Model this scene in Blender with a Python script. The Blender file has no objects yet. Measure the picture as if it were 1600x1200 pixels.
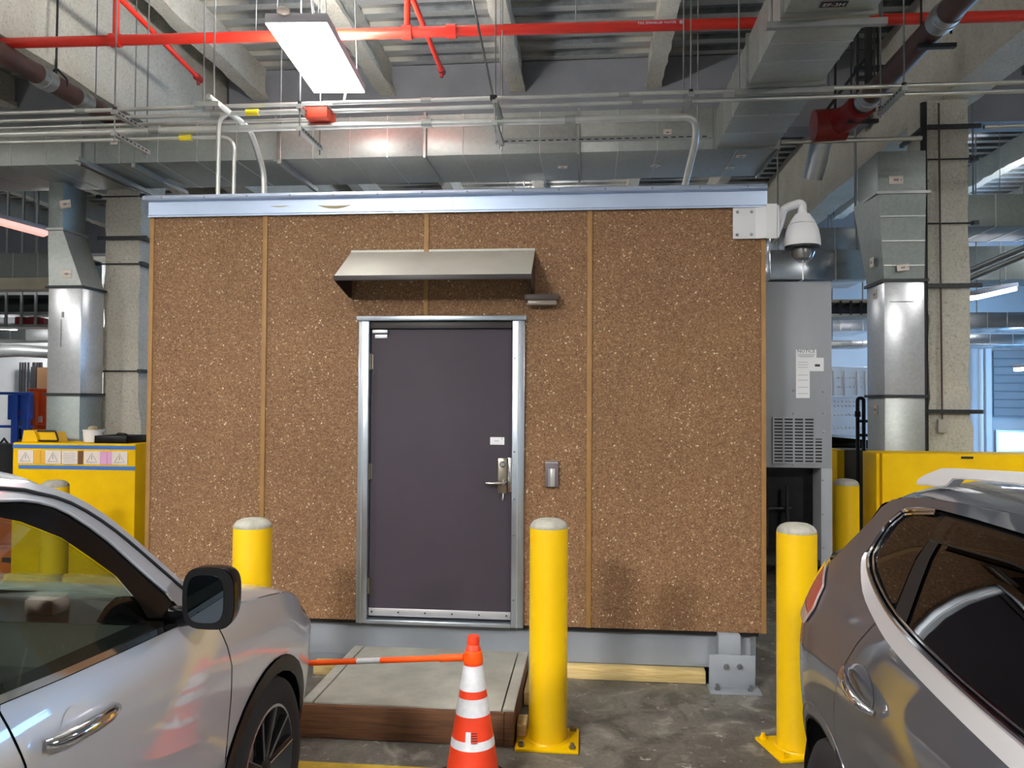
import bpy, bmesh, math, random
from mathutils import Vector, Matrix

random.seed(7)
PI = math.pi
S = bpy.context.scene
COL = S.collection

# ------------------------------------------------------------------ camera
F = 1244.2
CAM = Vector((3.3481, -5.7899, 1.9814))
YAW, PITCH, ROLL = 0.0962, 0.0226, 0.0063
fwd = Vector((-math.sin(YAW) * math.cos(PITCH), math.cos(YAW) * math.cos(PITCH), math.sin(PITCH)))
rgt = Vector((math.cos(YAW), math.sin(YAW), 0))
up = rgt.cross(fwd)
R2 = math.cos(ROLL) * rgt + math.sin(ROLL) * up
U2 = -math.sin(ROLL) * rgt + math.cos(ROLL) * up
cam = bpy.data.cameras.new('camera')
cam.sensor_width = 36.0
cam.lens = F / 1600 * 36.0
cam.clip_end = 200
co = bpy.data.objects.new('camera', cam)
COL.objects.link(co)
co.matrix_world = Matrix(((R2.x, U2.x, -fwd.x, CAM.x), (R2.y, U2.y, -fwd.y, CAM.y), (R2.z, U2.z, -fwd.z, CAM.z), (0, 0, 0, 1)))
S.camera = co

# ------------------------------------------------------------------ world, exposure
S.view_settings.view_transform = 'Standard'
S.view_settings.look = 'None'
S.view_settings.gamma = 1
S.view_settings.use_curve_mapping = False
S.view_settings.exposure = 0.38
w = bpy.data.worlds.new('sky'); S.world = w
w.use_nodes = True
w.node_tree.nodes['Background'].inputs[0].default_value = (0.28, 0.58, 1.0, 1)
w.node_tree.nodes['Background'].inputs[1].default_value = 9.0
LAMP = 40.0          # radiance of the panel lamps of the garage
LAMP_COL = (1.0, 0.97, 0.93)


# ------------------------------------------------------------------ survey helpers: a sighted point on a known plane
def ray(px, py):
    return (px - 800) / F * R2 - (py - 600) / F * U2 + fwd


def at_y(px, py, y):
    d = ray(px, py); return CAM + d * ((y - CAM.y) / d.y)


def at_z(px, py, z):
    d = ray(px, py); return CAM + d * ((z - CAM.z) / d.z)


def at_x(px, py, x):
    d = ray(px, py); return CAM + d * ((x - CAM.x) / d.x)


# ------------------------------------------------------------------ materials
def lin(c):
    if isinstance(c, str):
        c = [int(c[i:i + 2], 16) for i in (0, 2, 4)]
    return tuple(((v / 255) / 12.92 if v / 255 <= 0.04045 else ((v / 255 + 0.055) / 1.055) ** 2.4) for v in c) + (1,)


class NT:
    def __init__(self, name):
        self.m = bpy.data.materials.new(name); self.m.use_nodes = True
        self.t = self.m.node_tree; self.b = self.t.nodes['Principled BSDF']
        self.out = self.t.nodes['Material Output']
        self.co = None

    def n(self, typ, **kw):
        nd = self.t.nodes.new(typ)
        for k, v in kw.items():
            if k.startswith('i_'):
                nd.inputs[k[2:].replace('_', ' ')].default_value = v
            else:
                setattr(nd, k, v)
        return nd

    def l(self, a, b): self.t.links.new(a, b)

    def coord(self):
        if not self.co:
            self.co = self.n('ShaderNodeTexCoord').outputs['Object']
        return self.co

    def noise(self, scale, detail=4, rough=.55, dist=0, vec=None):
        nd = self.n('ShaderNodeTexNoise', i_Scale=scale, i_Detail=detail, i_Roughness=rough, i_Distortion=dist)
        self.l(vec or self.coord(), nd.inputs['Vector']); return nd.outputs['Fac']

    def ramp(self, fac, stops, interp='LINEAR'):
        nd = self.n('ShaderNodeValToRGB'); nd.color_ramp.interpolation = interp
        e = nd.color_ramp.elements
        e[0].position, e[0].color = stops[0][0], stops[0][1]
        e[1].position, e[1].color = stops[-1][0], stops[-1][1]
        for p, c in stops[1:-1]:
            x = e.new(p); x.color = c
        self.l(fac, nd.inputs['Fac']); return nd.outputs['Color']

    def mix(self, fac, a, b, mode='MIX'):
        nd = self.n('ShaderNodeMix', data_type='RGBA', blend_type=mode)
        for s, v in ((nd.inputs[0], fac), (nd.inputs[6], a), (nd.inputs[7], b)):
            if hasattr(v, 'links') or hasattr(v, 'is_linked'): self.l(v, s)
            else: s.default_value = v
        return nd.outputs[2]

    def bump(self, h, strength=.3, dist=.01):
        nd = self.n('ShaderNodeBump', i_Strength=strength, i_Distance=dist)
        self.l(h, nd.inputs['Height']); self.l(nd.outputs['Normal'], self.b.inputs['Normal'])

    def vec(self, sx, sy, sz):
        nd = self.n('ShaderNodeMapping'); nd.inputs['Scale'].default_value = (sx, sy, sz)
        self.l(self.coord(), nd.inputs['Vector']); return nd.outputs['Vector']


def mat(name, c, rough=.5, metal=0, var=0, vs=3, bump=0, bs=40, spec=None, coat=0, c2=None, rvar=0):
    t = NT(name); b = t.b
    col = lin(c)
    b.inputs['Base Color'].default_value = col
    b.inputs['Roughness'].default_value = rough
    b.inputs['Metallic'].default_value = metal
    if spec is not None: b.inputs['Specular IOR Level'].default_value = spec
    if coat:
        b.inputs['Coat Weight'].default_value = coat; b.inputs['Coat Roughness'].default_value = .03; b.inputs['Coat IOR'].default_value = 1.8 if coat == 1.0 else 1.5
    if var:
        a = tuple(max(0, v * (1 - var)) for v in col[:3]) + (1,)
        z = lin(c2) if c2 else tuple(min(1, v * (1 + var)) for v in col[:3]) + (1,)
        f = t.noise(vs, 6, .6)
        t.l(t.ramp(f, [(.35, a), (.65, z)]), b.inputs['Base Color'])
        if rvar:
            r = t.ramp(t.noise(vs * 1.7, 5), [(.3, (rough - rvar,) * 3 + (1,)), (.7, (rough + rvar,) * 3 + (1,))])
            t.l(r, b.inputs['Roughness'])
    if bump:
        t.bump(t.noise(bs, 4), bump)
    return t.m


def emit(name, c, s):
    t = NT(name); t.b.inputs['Base Color'].default_value = (0.8, 0.8, 0.8, 1)
    t.b.inputs['Emission Color'].default_value = (c[0], c[1], c[2], 1); t.b.inputs['Emission Strength'].default_value = s
    return t.m


def thin_glass(name, tint, refl=.9, dark=0.0):
    t = NT(name); t.t.nodes.remove(t.b)
    tr = t.n('ShaderNodeBsdfTransparent'); tr.inputs[0].default_value = tint + (1,)
    gl = t.n('ShaderNodeBsdfGlossy', i_Roughness=0.02); gl.inputs[0].default_value = (refl, refl, refl, 1)
    lw = t.n('ShaderNodeLayerWeight', i_Blend=0.5)
    pw = t.n('ShaderNodeMath', operation='POWER'); pw.inputs[1].default_value = 4.0; t.l(lw.outputs['Facing'], pw.inputs[0])
    fr = t.n('ShaderNodeMath', operation='MULTIPLY_ADD'); fr.inputs[1].default_value = .9; fr.inputs[2].default_value = .06; t.l(pw.outputs[0], fr.inputs[0])
    mx = t.n('ShaderNodeMixShader'); t.l(fr.outputs[0], mx.inputs[0]); t.l(tr.outputs[0], mx.inputs[1]); t.l(gl.outputs[0], mx.inputs[2])
    t.l(mx.outputs[0], t.out.inputs['Surface']); return t.m


M = {}
# exposed pebble aggregate wall panel
t = NT('pebble_aggregate')
v1 = t.n('ShaderNodeTexVoronoi', i_Scale=105.0); t.l(t.coord(), v1.inputs['Vector'])
v2 = t.n('ShaderNodeTexVoronoi', i_Scale=210.0); t.l(t.coord(), v2.inputs['Vector'])
sep = t.n('ShaderNodeSeparateColor'); t.l(v1.outputs['Color'], sep.inputs[0])
sep2 = t.n('ShaderNodeSeparateColor'); t.l(v2.outputs['Color'], sep2.inputs[0])
c1 = t.ramp(sep.outputs[0], [(0, lin('5d402a')), (.2, lin('755236')), (.55, lin('896444')), (.85, lin('9a7552')), (.962, lin('a98560')), (.985, lin('d9c6a4')), (1, lin('e9dcc2'))])
c2 = t.ramp(sep2.outputs[1], [(0, lin('6a4a30')), (.4, lin('7f5c3e')), (.9, lin('92704e')), (1, lin('bfa17a'))])
cm = t.mix(t.ramp(t.noise(60, 2), [(.42, (0, 0, 0, 1)), (.58, (1, 1, 1, 1))]), c1, c2)
cm = t.mix(1.0, cm, t.ramp(t.noise(1.1, 3), [(.3, (.82, .82, .82, 1)), (.7, (1, 1, 1, 1))]), 'MULTIPLY')
t.l(cm, t.b.inputs['Base Color']); t.b.inputs['Roughness'].default_value = .75
inv = t.n('ShaderNodeMath', operation='SUBTRACT'); inv.inputs[0].default_value = 1; t.l(v1.outputs['Distance'], inv.inputs[1])
t.bump(inv.outputs[0], .45, .004)
M['agg'] = t.m
M['batten'] = mat('tan_batten', '96703f', .55, var=.1, vs=8)
M['fascia'] = mat('galvanised_fascia', 'b9c9e2', .40, .7, var=.04, vs=3)
M['stain'] = mat('tan_stain', 'a89872', .6)


def galv(name, c, rough=.38, metal=.55):
    t = NT(name)
    v = t.n('ShaderNodeTexVoronoi', i_Scale=38.0); t.l(t.coord(), v.inputs['Vector'])
    s = t.n('ShaderNodeSeparateColor'); t.l(v.outputs['Color'], s.inputs[0])
    base = lin(c)
    a = tuple(x * .90 for x in base[:3]) + (1,); z = tuple(min(1, x * 1.08) for x in base[:3]) + (1,)
    cc = t.mix(.35, t.ramp(s.outputs[0], [(0, a), (1, z)]), t.ramp(t.noise(1.3, 5), [(.3, a), (.7, z)]))
    t.l(cc, t.b.inputs['Base Color']); t.b.inputs['Metallic'].default_value = metal
    t.l(t.ramp(t.noise(2.2, 4), [(.2, (rough - .04,) * 3 + (1,)), (.8, (rough + .06,) * 3 + (1,))]), t.b.inputs['Roughness'])
    t.bump(t.noise(1.1, 1), .05, .03)
    return t.m


M['galv'] = galv('galvanised_sheet', 'a9aeab')
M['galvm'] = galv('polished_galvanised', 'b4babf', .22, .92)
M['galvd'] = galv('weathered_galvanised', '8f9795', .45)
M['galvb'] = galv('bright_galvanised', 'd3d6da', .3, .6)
M['seam'] = mat('seam_metal', 'd6d8d6', .3, .8)
M['conduit'] = mat('conduit_steel', 'c9cbc8', .32, .85, var=.08, vs=6)
M['strut'] = mat('strut_steel', 'a3a6a4', .4, .8, var=.1)
M['darkstrut'] = mat('dark_strut', '3a3c3e', .5, .6)
M['rod'] = mat('rod_steel', '85888a', .4, .8)
M['red'] = mat('red_pipe_paint', 'c8281a', .35, var=.08, vs=4, coat=.2)
M['darkred'] = mat('dark_red_paint', '7c1616', .4, var=.15, vs=8)
M['brown'] = mat('brown_iron_pipe', '4a3532', .5, var=.2, vs=5)
M['iron'] = mat('black_iron', '26272a', .5, .4, var=.2, vs=9)
M['couple'] = mat('coupling_steel', 'b9bcbe', .3, .85, var=.1)

t = NT('sprayed_fireproofing')
nz = t.noise(38, 6, .7)
cc = t.mix(t.ramp(t.noise(2.0, 4), [(.35, (0, 0, 0, 1)), (.7, (1, 1, 1, 1))]), t.ramp(nz, [(.27, lin('8a867b')), (.40, lin('cfccc0')), (.7, lin('e3e1d7'))]), t.ramp(nz, [(.27, lin('807c71')), (.43, lin('c3bfb2')), (.7, lin('d8d5c9'))]))
t.l(cc, t.b.inputs['Base Color']); t.b.inputs['Roughness'].default_value = .95
t.bump(t.noise(45, 6, .7), .9, .02)
M['spray'] = t.m

# metal deck: spray drifts off the beams onto the deck
t = NT('metal_deck')
spx = t.n('ShaderNodeSeparateXYZ'); t.l(t.coord(), spx.inputs[0])
wv = t.n('ShaderNodeMath', operation='PINGPONG'); wv.inputs[1].default_value = .86
off = t.n('ShaderNodeMath', operation='ADD'); off.inputs[1].default_value = 1.02 + 34.4; t.l(spx.outputs[0], off.inputs[0]); t.l(off.outputs[0], wv.inputs[0])
nn = t.noise(1.4, 5, .6)
ad = t.n('ShaderNodeMath', operation='MULTIPLY_ADD'); ad.inputs[1].default_value = .9; t.l(nn, ad.inputs[0]); t.l(wv.outputs[0], ad.inputs[2])
msk = t.ramp(ad.outputs[0], [(.62, (1, 1, 1, 1)), (1.0, (0, 0, 0, 1))])
dk = t.ramp(t.noise(6, 4), [(.3, lin('686c70')), (.7, lin('8d9194'))])
t.l(t.mix(msk, dk, lin('b7b5ab')), t.b.inputs['Base Color'])
met = t.n('ShaderNodeMath', operation='MULTIPLY_ADD'); met.inputs[1].default_value = -.6; met.inputs[2].default_value = .6
t.l(msk, met.inputs[0]); t.l(met.outputs[0], t.b.inputs['Metallic']); t.b.inputs['Roughness'].default_value = .5
M['deck'] = t.m
t = NT('embossed_deck')
br = t.n('ShaderNodeTexBrick', i_Scale=9.0); br.inputs['Color1'].default_value = lin('d2d4d3'); br.inputs['Color2'].default_value = lin('c3c5c4'); br.inputs['Mortar'].default_value = lin('8c8f91')
br.inputs['Mortar Size'].default_value = .03; t.l(t.vec(1, 2.4, 1), br.inputs['Vector'])
t.l(br.outputs['Color'], t.b.inputs['Base Color']); t.b.inputs['Roughness'].default_value = .5; t.b.inputs['Metallic'].default_value = .3
M['deck2'] = t.m

# stained concrete floor
t = NT('stained_concrete')
big = t.noise(.8, 7, .62, .4); mid = t.noise(3.2, 8, .65, .8); fine = t.noise(34, 6, .7)
c = t.ramp(big, [(.34, lin('383633')), (.5, lin('5e5b56')), (.64, lin('87847d'))])
c = t.mix(t.ramp(mid, [(.5, (0, 0, 0, 1)), (.62, (.85, .85, .85, 1))]), c, lin('34322f'))
c = t.mix(t.ramp(mid, [(.34, (.9, .9, .9, 1)), (.45, (0, 0, 0, 1))]), c, lin('aeaba2'))
c = t.mix(.35, c, t.ramp(fine, [(.35, lin('4d4a46')), (.65, lin('7a776f'))]))
c = t.mix(t.ramp(t.noise(11, 8, .75, .5), [(.60, (0, 0, 0, 1)), (.68, (1, 1, 1, 1))]), c, lin('c4c1b8'))
t.l(c, t.b.inputs['Base Color'])
t.l(t.ramp(mid, [(.3, (.65,) * 3 + (1,)), (.7, (.42,) * 3 + (1,))]), t.b.inputs['Roughness'])
t.bump(fine, .25, .004)
M['floor'] = t.m
M['girdergrey'] = mat('grey_sprayed_girder', '84868d', .9, var=.1, vs=1.5, bump=.3, bs=30)
M['slab'] = mat('concrete_slab', 'a9a89f', .8, var=.14, vs=4, bump=.2, bs=30)
M['cement'] = mat('cement_cap', 'a5a398', .9, var=.18, vs=14, bump=.5, bs=60)
M['greybase'] = mat('grey_painted_steel', '8d939b', .5, var=.06, vs=3)
M['boltm'] = mat('zinc_bolt', '8d9298', .35, .8)
M['yellow'] = mat('yellow_paint', 'f0c400', .38, var=.05, vs=5, c2='eec005', bump=.05, bs=30, coat=.15)
M['yellow2'] = mat('worn_yellow_paint', 'efbe00', .55, var=.06, vs=3, c2='f4c600', bump=.08, bs=20, spec=.12)
M['stripe'] = mat('floor_stripe_paint', 'c9a83c', .6, var=.2, vs=9)


def wood(name, a, b, sc=(1.2, 22, 22)):
    t = NT(name)
    n1 = t.n('ShaderNodeTexNoise', i_Scale=2.6, i_Detail=5, i_Distortion=1.2); t.l(t.vec(*sc), n1.inputs['Vector'])
    t.l(t.ramp(n1.outputs['Fac'], [(.3, lin(a)), (.7, lin(b))]), t.b.inputs['Base Color']); t.b.inputs['Roughness'].default_value = .7
    t.bump(n1.outputs['Fac'], .15, .004); return t.m


M['pine'] = wood('pine_timber', 'c9a763', 'e6d19a')
M['brownboard'] = wood('brown_stained_board', '573a28', '7d5639')
M['greyboard'] = wood('weathered_board', '7d776b', 'a19a8b')
M['door'] = mat('dark_bronze_door', '453f47', .6, var=.05, vs=2, spec=.22)
M['dark'] = mat('dark_bronze_metal', '2b2526', .45)
M['frame'] = mat('galvanised_frame', 'b9c2cc', .3, .85, var=.07, vs=4)
M['alu'] = mat('aluminium_strip', 'c9cacf', .4, .7)
M['nickel'] = mat('nickel_hardware', '9c9484', .3, .9)
M['chromehw'] = mat('steel_lever', 'c4c2bf', .2, .95)
M['white'] = mat('white_paper', 'e4e6ea', .7)
M['paper'] = mat('faded_paper', 'e8dcd2', .8, var=.05, vs=20)
M['paperpink'] = mat('pink_paper', 'e2a9cf', .8)
M['paperorange'] = mat('orange_paper', 'e8b33c', .8)
M['paperbrown'] = mat('brown_paper', '6d4a3c', .8)
M['ink'] = mat('ink', '2c2c30', .8)
M['inkgrey'] = mat('grey_ink', '8d9098', .8)
M['tape'] = mat('blue_masking_tape', '3f74bf', .7, var=.06, vs=20)
M['canopy'] = mat('canopy_sheet', 'a9a89f', .45, .35, var=.08, vs=3)
M['brownplastic'] = mat('bronze_plastic', '4b3d36', .45)
M['lens'] = mat('lamp_lens', '8b8076', .25)
M['reader'] = mat('grey_reader_case', '6b6167', .45)
M['readerface'] = mat('silver_reader_face', 'b9b9b6', .35, .4)
M['camwhite'] = mat('white_painted_metal', 'd4d5d8', .4)
M['clear'] = thin_glass('clear_dome', (.86, .88, .9))
M['lenscam'] = mat('camera_eye', '8f8a86', .25, .4)
M['acgrey'] = mat('grey_cabinet_paint', '8f9399', .45, var=.04, vs=2)
M['black'] = mat('black_void', '0c0c0d', .5)
M['coil'] = mat('black_coil', '141517', .3, .3, var=.5, vs=14)
M['cone'] = mat('orange_cone_plastic', 'e8401c', .5, var=.08, vs=7)
M['barorange'] = mat('orange_bar_plastic', 'ff5a12', .4)
M['reflect'] = mat('white_reflective_band', 'dcdde2', .5, var=.09, vs=18)
M['rubber'] = mat('black_rubber', '1c1c1d', .8, var=.2, vs=20)
M['paintL'] = mat('silver_car_paint', 'bcc1ca', .34, .4, coat=1.0)
M['paintR'] = mat('gunmetal_car_paint', '4c4f58', .34, .4, coat=1.0)
M['chrome'] = mat('chrome', 'e6e6ea', .06, 1.0)
M['satin'] = mat('satin_silver', 'c9cacd', .35, .7)
M['railsilver'] = mat('silver_rail', 'dcdde0', .35, .3)
M['plastic'] = mat('black_plastic', '0d0d0f', .4, spec=.3)
M['gloss'] = mat('gloss_black', '08080a', .2, spec=.3)
M['tyre'] = mat('tyre_rubber', '17171a', .8, bump=.1, bs=60)
M['rim'] = mat('dark_alloy', '2c2c2f', .35, .7)
M['rimlip'] = mat('machined_alloy', 'a9a9ac', .28, .9)
M['glassL'] = thin_glass('green_tinted_glass', (.60, .68, .60))
M['glassR'] = thin_glass('privacy_glass', (.06, .055, .055))
M['visor'] = thin_glass('smoked_visor', (.16, .16, .17))
M['mirror'] = mat('mirror_glass', '7d868a', .02, 1.0)
M['tailred'] = mat('red_tail_lens', 'b3262f', .15, coat=1)
M['tailclear'] = mat('clear_tail_lens', 'b9a7a4', .12, coat=1)
M['interior'] = mat('dark_trim', '1f2021', .7)
M['interior2'] = mat('grey_trim', '3a3c3b', .7)
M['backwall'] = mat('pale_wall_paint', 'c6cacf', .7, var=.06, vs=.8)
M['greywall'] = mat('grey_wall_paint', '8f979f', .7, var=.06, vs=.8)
M['bluelift'] = mat('blue_paint', '2450b4', .4, var=.05)
M['orangelift'] = mat('orange_paint', 'ee6226', .4, var=.06)
M['orangebox'] = mat('orange_crate', 'c9622b', .6, var=.1)
M['cardboard'] = mat('tan_board', '8d6a45', .8)
M['trailer'] = mat('white_trailer_skin', 'd3d6d9', .4, .2, var=.05)
M['carblack'] = mat('black_car_paint', '101218', .2, .3, coat=1)
M['tagyellow'] = mat('yellow_tag', 'e6cf1c', .5)
M['boxred'] = mat('orange_red_box', 'd4482c', .5)
M['lamphousing'] = mat('lamp_housing', 'b9b7bf', .5)
M['lampwhite'] = emit('lamp_diffuser', LAMP_COL, LAMP)
M['lampstrong'] = emit('strong_lamp_diffuser', LAMP_COL, LAMP * 6.8)
M['lampmid'] = emit('mid_lamp_diffuser', LAMP_COL, LAMP * 7.0)
M['lampmain'] = emit('main_lamp_diffuser', LAMP_COL, LAMP * .42)
M['uplight_added_main'] = emit('main_lamp_added_uplight', LAMP_COL, LAMP * 6)  # added upward glow on the main lamp, brightens beams and deck
M['uplight_added'] = emit('lamp_added_uplight', LAMP_COL, LAMP * 2.5)  # same added upward glow for the other lamps
M['lampfar'] = emit('far_lamp_diffuser', (1.0, .97, 1.0), 22.0)
M['lamppink'] = emit('pink_tube_diffuser', (1.0, .42, .34), .95)
M['steelpale'] = mat('cream_painted_steel', 'b9b3a0', .7, var=.1, vs=2)


# ------------------------------------------------------------------ object helpers
def link(o, parent=None):
    COL.objects.link(o)
    if parent is not None:
        o.parent = parent
        if parent.type == 'EMPTY' and not parent.get('_loc'):
            o.location = -parent.location
    return o


def thing(name, label, cat, loc=(0, 0, 0), rz=0, group=None, local=False):
    o = bpy.data.objects.new(name, None); o.location = loc; o.rotation_euler = (0, 0, rz)
    o.empty_display_size = .1
    COL.objects.link(o); o['label'] = label; o['category'] = cat
    if group: o['group'] = group
    if local: o['_loc'] = 1
    return o


def tag(o, label, cat, group=None):
    o['label'] = label; o['category'] = cat
    if group: o['group'] = group
    return o


class MB:
    def __init__(self): self.bm = bmesh.new()

    def box(self, x0, x1, y0, y1, z0, z1, bev=0, seg=2):
        m = Matrix.Translation(((x0 + x1) / 2, (y0 + y1) / 2, (z0 + z1) / 2)) @ Matrix.Diagonal((abs(x1 - x0), abs(y1 - y0), abs(z1 - z0), 1))
        r = bmesh.ops.create_cube(self.bm, size=1, matrix=m)
        if bev:
            ed = list({e for v in r['verts'] for e in v.link_edges})
            bmesh.ops.bevel(self.bm, geom=ed, offset=bev, segments=seg, affect='EDGES', profile=.5)
        return self

    def obox(self, c, ax, ay, az, sx, sy, sz, bev=0):
        ax, ay, az = Vector(ax).normalized(), Vector(ay).normalized(), Vector(az).normalized()
        m = Matrix(((ax.x * sx, ay.x * sy, az.x * sz, c[0]), (ax.y * sx, ay.y * sy, az.y * sz, c[1]), (ax.z * sx, ay.z * sy, az.z * sz, c[2]), (0, 0, 0, 1)))
        r = bmesh.ops.create_cube(self.bm, size=1, matrix=m)
        if bev:
            ed = list({e for v in r['verts'] for e in v.link_edges})
            bmesh.ops.bevel(self.bm, geom=ed, offset=bev, segments=2, affect='EDGES', profile=.5)
        return self

    def cyl(self, p0, p1, r, r2=None, n=16):
        p0, p1 = Vector(p0), Vector(p1); d = p1 - p0
        q = d.to_track_quat('Z', 'Y').to_matrix().to_4x4()
        bmesh.ops.create_cone(self.bm, cap_ends=True, segments=n, radius1=r, radius2=r if r2 is None else r2, depth=d.length,
                              matrix=Matrix.Translation((p0 + p1) / 2) @ q)
        return self

    def tube(self, pts, r, n=12, cap=True):
        pts = [Vector(p) for p in pts]; bm = self.bm
        rings = []; prev = None
        for i, p in enumerate(pts):
            if i == 0: tg = pts[1] - p
            elif i == len(pts) - 1: tg = p - pts[i - 1]
            else: tg = (p - pts[i - 1]).normalized() + (pts[i + 1] - p).normalized()
            tg.normalize()
            if prev is None:
                a = Vector((0, 0, 1)) if abs(tg.z) < .9 else Vector((1, 0, 0))
                u = tg.cross(a).normalized()
            else:
                u = (prev - tg * prev.dot(tg)).normalized()
            prev = u; v = tg.cross(u)
            rr = r[i] if isinstance(r, (list, tuple)) else r
            rings.append([bm.verts.new(p + rr * (math.cos(2 * PI * k / n) * u + math.sin(2 * PI * k / n) * v)) for k in range(n)])
        for a, b in zip(rings, rings[1:]):
            for k in range(n):
                bm.faces.new((a[k], a[(k + 1) % n], b[(k + 1) % n], b[k]))
        if cap:
            bm.faces.new(rings[0][::-1]); bm.faces.new(rings[-1])
        return self

    def lathe(self, prof, c=(0, 0, 0), n=28, axis='Z', cap=True):
        bm = self.bm; rings = []; c = Vector(c)
        for r, h in prof:
            ring = []
            for k in range(n):
                a = 2 * PI * k / n
                if axis == 'Z': q = Vector((r * math.cos(a), r * math.sin(a), h))
                elif axis == 'Y': q = Vector((r * math.cos(a), h, r * math.sin(a)))
                else: q = Vector((h, r * math.cos(a), r * math.sin(a)))
                ring.append(bm.verts.new(c + q))
            rings.append(ring)
        for a, b in zip(rings, rings[1:]):
            for k in range(n):
                bm.faces.new((a[k], a[(k + 1) % n], b[(k + 1) % n], b[k]))
        if cap:
            for rg, pr in ((rings[0], prof[0]), (rings[-1], prof[-1])):
                if pr[0] > 1e-4: bm.faces.new(rg)
        bmesh.ops.remove_doubles(bm, verts=[v for rg in (rings[0], rings[-1]) for v in rg], dist=1e-5)
        return self

    def prism(self, poly, axis, a, b):
        """extrude a 2d outline along an axis: X takes (y,z), Y takes (x,z), Z takes (x,y)"""
        bm = self.bm

        def P(q, h):
            return {'X': (h, q[0], q[1]), 'Y': (q[0], h, q[1]), 'Z': (q[0], q[1], h)}[axis]
        A = [bm.verts.new(P(q, a)) for q in poly]; B = [bm.verts.new(P(q, b)) for q in poly]
        n = len(poly)
        bm.faces.new(A); bm.faces.new(B[::-1])
        for i in range(n):
            bm.faces.new((A[i], B[i], B[(i + 1) % n], A[(i + 1) % n]))
        return self

    def quad(self, *pts):
        self.bm.faces.new([self.bm.verts.new(p) for p in pts]); return self

    def grid(self, fn, nu, nv):
        bm = self.bm
        g = [[bm.verts.new(fn(i / nu, j / nv)) for j in range(nv + 1)] for i in range(nu + 1)]
        for i in range(nu):
            for j in range(nv):
                bm.faces.new((g[i][j], g[i + 1][j], g[i + 1][j + 1], g[i][j + 1]))
        return self

    def build(self, name, m, parent=None, smooth=35, fix=True, xf=None):
        if fix: bmesh.ops.recalc_face_normals(self.bm, faces=self.bm.faces[:])
        if xf: bmesh.ops.transform(self.bm, matrix=xf, verts=self.bm.verts[:])
        me = bpy.data.meshes.new(name); self.bm.to_mesh(me); self.bm.free()
        ms = m if isinstance(m, (list, tuple)) else [m]
        for x in ms: me.materials.append(M[x] if isinstance(x, str) else x)
        if smooth:
            me.polygons.foreach_set('use_smooth', [True] * len(me.polygons)); me.set_sharp_from_angle(angle=math.radians(smooth))
        return link(bpy.data.objects.new(name, me), parent)


def box(name, m, parent, x0, x1, y0, y1, z0, z1, bev=0, **k):
    return MB().box(x0, x1, y0, y1, z0, z1, bev).build(name, m, parent, **k)


def struct(o):
    o['kind'] = 'structure'; return o


def fillet(pts, r, n=6):
    """round the corners of a polyline"""
    pts = [Vector(p) for p in pts]; out = [pts[0]]
    for i in range(1, len(pts) - 1):
        a, b, c = pts[i - 1], pts[i], pts[i + 1]
        u, v = (a - b).normalized(), (c - b).normalized()
        rr = min(r, (a - b).length * .49, (c - b).length * .49)
        p, q = b + u * rr, b + v * rr
        for k in range(n + 1):
            s = k / n
            out.append((1 - s) ** 2 * p + 2 * s * (1 - s) * b + s * s * q)
    out.append(pts[-1]); return out


def text(name, s, size, m, parent, org, r=(1, 0, 0), u=(0, 0, 1), align='CENTER'):
    cu = bpy.data.curves.new(name, 'FONT'); cu.body = s; cu.size = size; cu.align_x = align; cu.align_y = 'CENTER'; cu.resolution_u = 2
    tmp = bpy.data.objects.new(name, cu); COL.objects.link(tmp)
    bpy.context.view_layer.update()
    me = bpy.data.meshes.new_from_object(tmp.evaluated_get(bpy.context.evaluated_depsgraph_get()))
    bpy.data.objects.remove(tmp); bpy.data.curves.remove(cu)
    r, u = Vector(r).normalized(), Vector(u).normalized(); n = r.cross(u); o = Vector(org)
    me.transform(Matrix(((r.x, u.x, n.x, o.x), (r.y, u.y, n.y, o.y), (r.z, u.z, n.z, o.z), (0, 0, 0, 1))))
    me.materials.clear(); me.materials.append(M[m]); me.name = name
    return link(bpy.data.objects.new(name, me), parent)


# ================================================================== SETTING
struct(box('floor', 'floor', None, -16, 16, -13, 17, -.2, 0))
fl = bpy.data.objects['floor']
box('parking_stripe', 'stripe', fl, .2, 2.6, -1.60, -1.50, 0, .003)

# ceiling: corrugated metal deck, ribs across
m = MB(); bm = m.bm
prof = []; y = -13.0; k = 0
while y < 17:
    prof += [(y, 6.40), (y + .12, 6.40), (y + .135, 6.50), (y + .165, 6.50), (y + .175, 6.44), (y + .27, 6.44), (y + .28, 6.50), (y + .305, 6.50)]; y += .32
prev = None
for i, (yy, zz) in enumerate(prof):
    cur = (bm.verts.new((-16, yy, zz)), bm.verts.new((16, yy, zz)))
    if prev:
        f = bm.faces.new((prev[0], prev[1], cur[1], cur[0])); f.material_index = 1 if i % 8 == 1 else 0
    prev = cur
ceil = m.build('ceiling', ['deck', 'deck2'], None, smooth=0, fix=False)
struct(ceil)


def rough_bar(mb, x0, x1, y0, y1, z0, z1, n=40, amp=.012):
    """a sprayed steel member running along y with an uneven coat"""
    bm = mb.bm; rings = []
    for i in range(n + 1):
        yy = y0 + (y1 - y0) * i / n
        q = lambda: random.uniform(-amp, amp)
        rings.append([bm.verts.new((x0 + q(), yy, z0 + q())), bm.verts.new(((x0 + x1) / 2, yy, z0 + q())), bm.verts.new((x1 + q(), yy, z0 + q())),
                      bm.verts.new((x1 + q(), yy, (z0 + z1) / 2)), bm.verts.new((x1 + q(), yy, z1)), bm.verts.new((x0 + q(), yy, z1)), bm.verts.new((x0 + q(), yy, (z0 + z1) / 2))])
    for a, b in zip(rings, rings[1:]):
        for k in range(7): bm.faces.new((a[k], a[(k + 1) % 7], b[(k + 1) % 7], b[k]))
    bm.faces.new(rings[0]); bm.faces.new(rings[-1])


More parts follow.
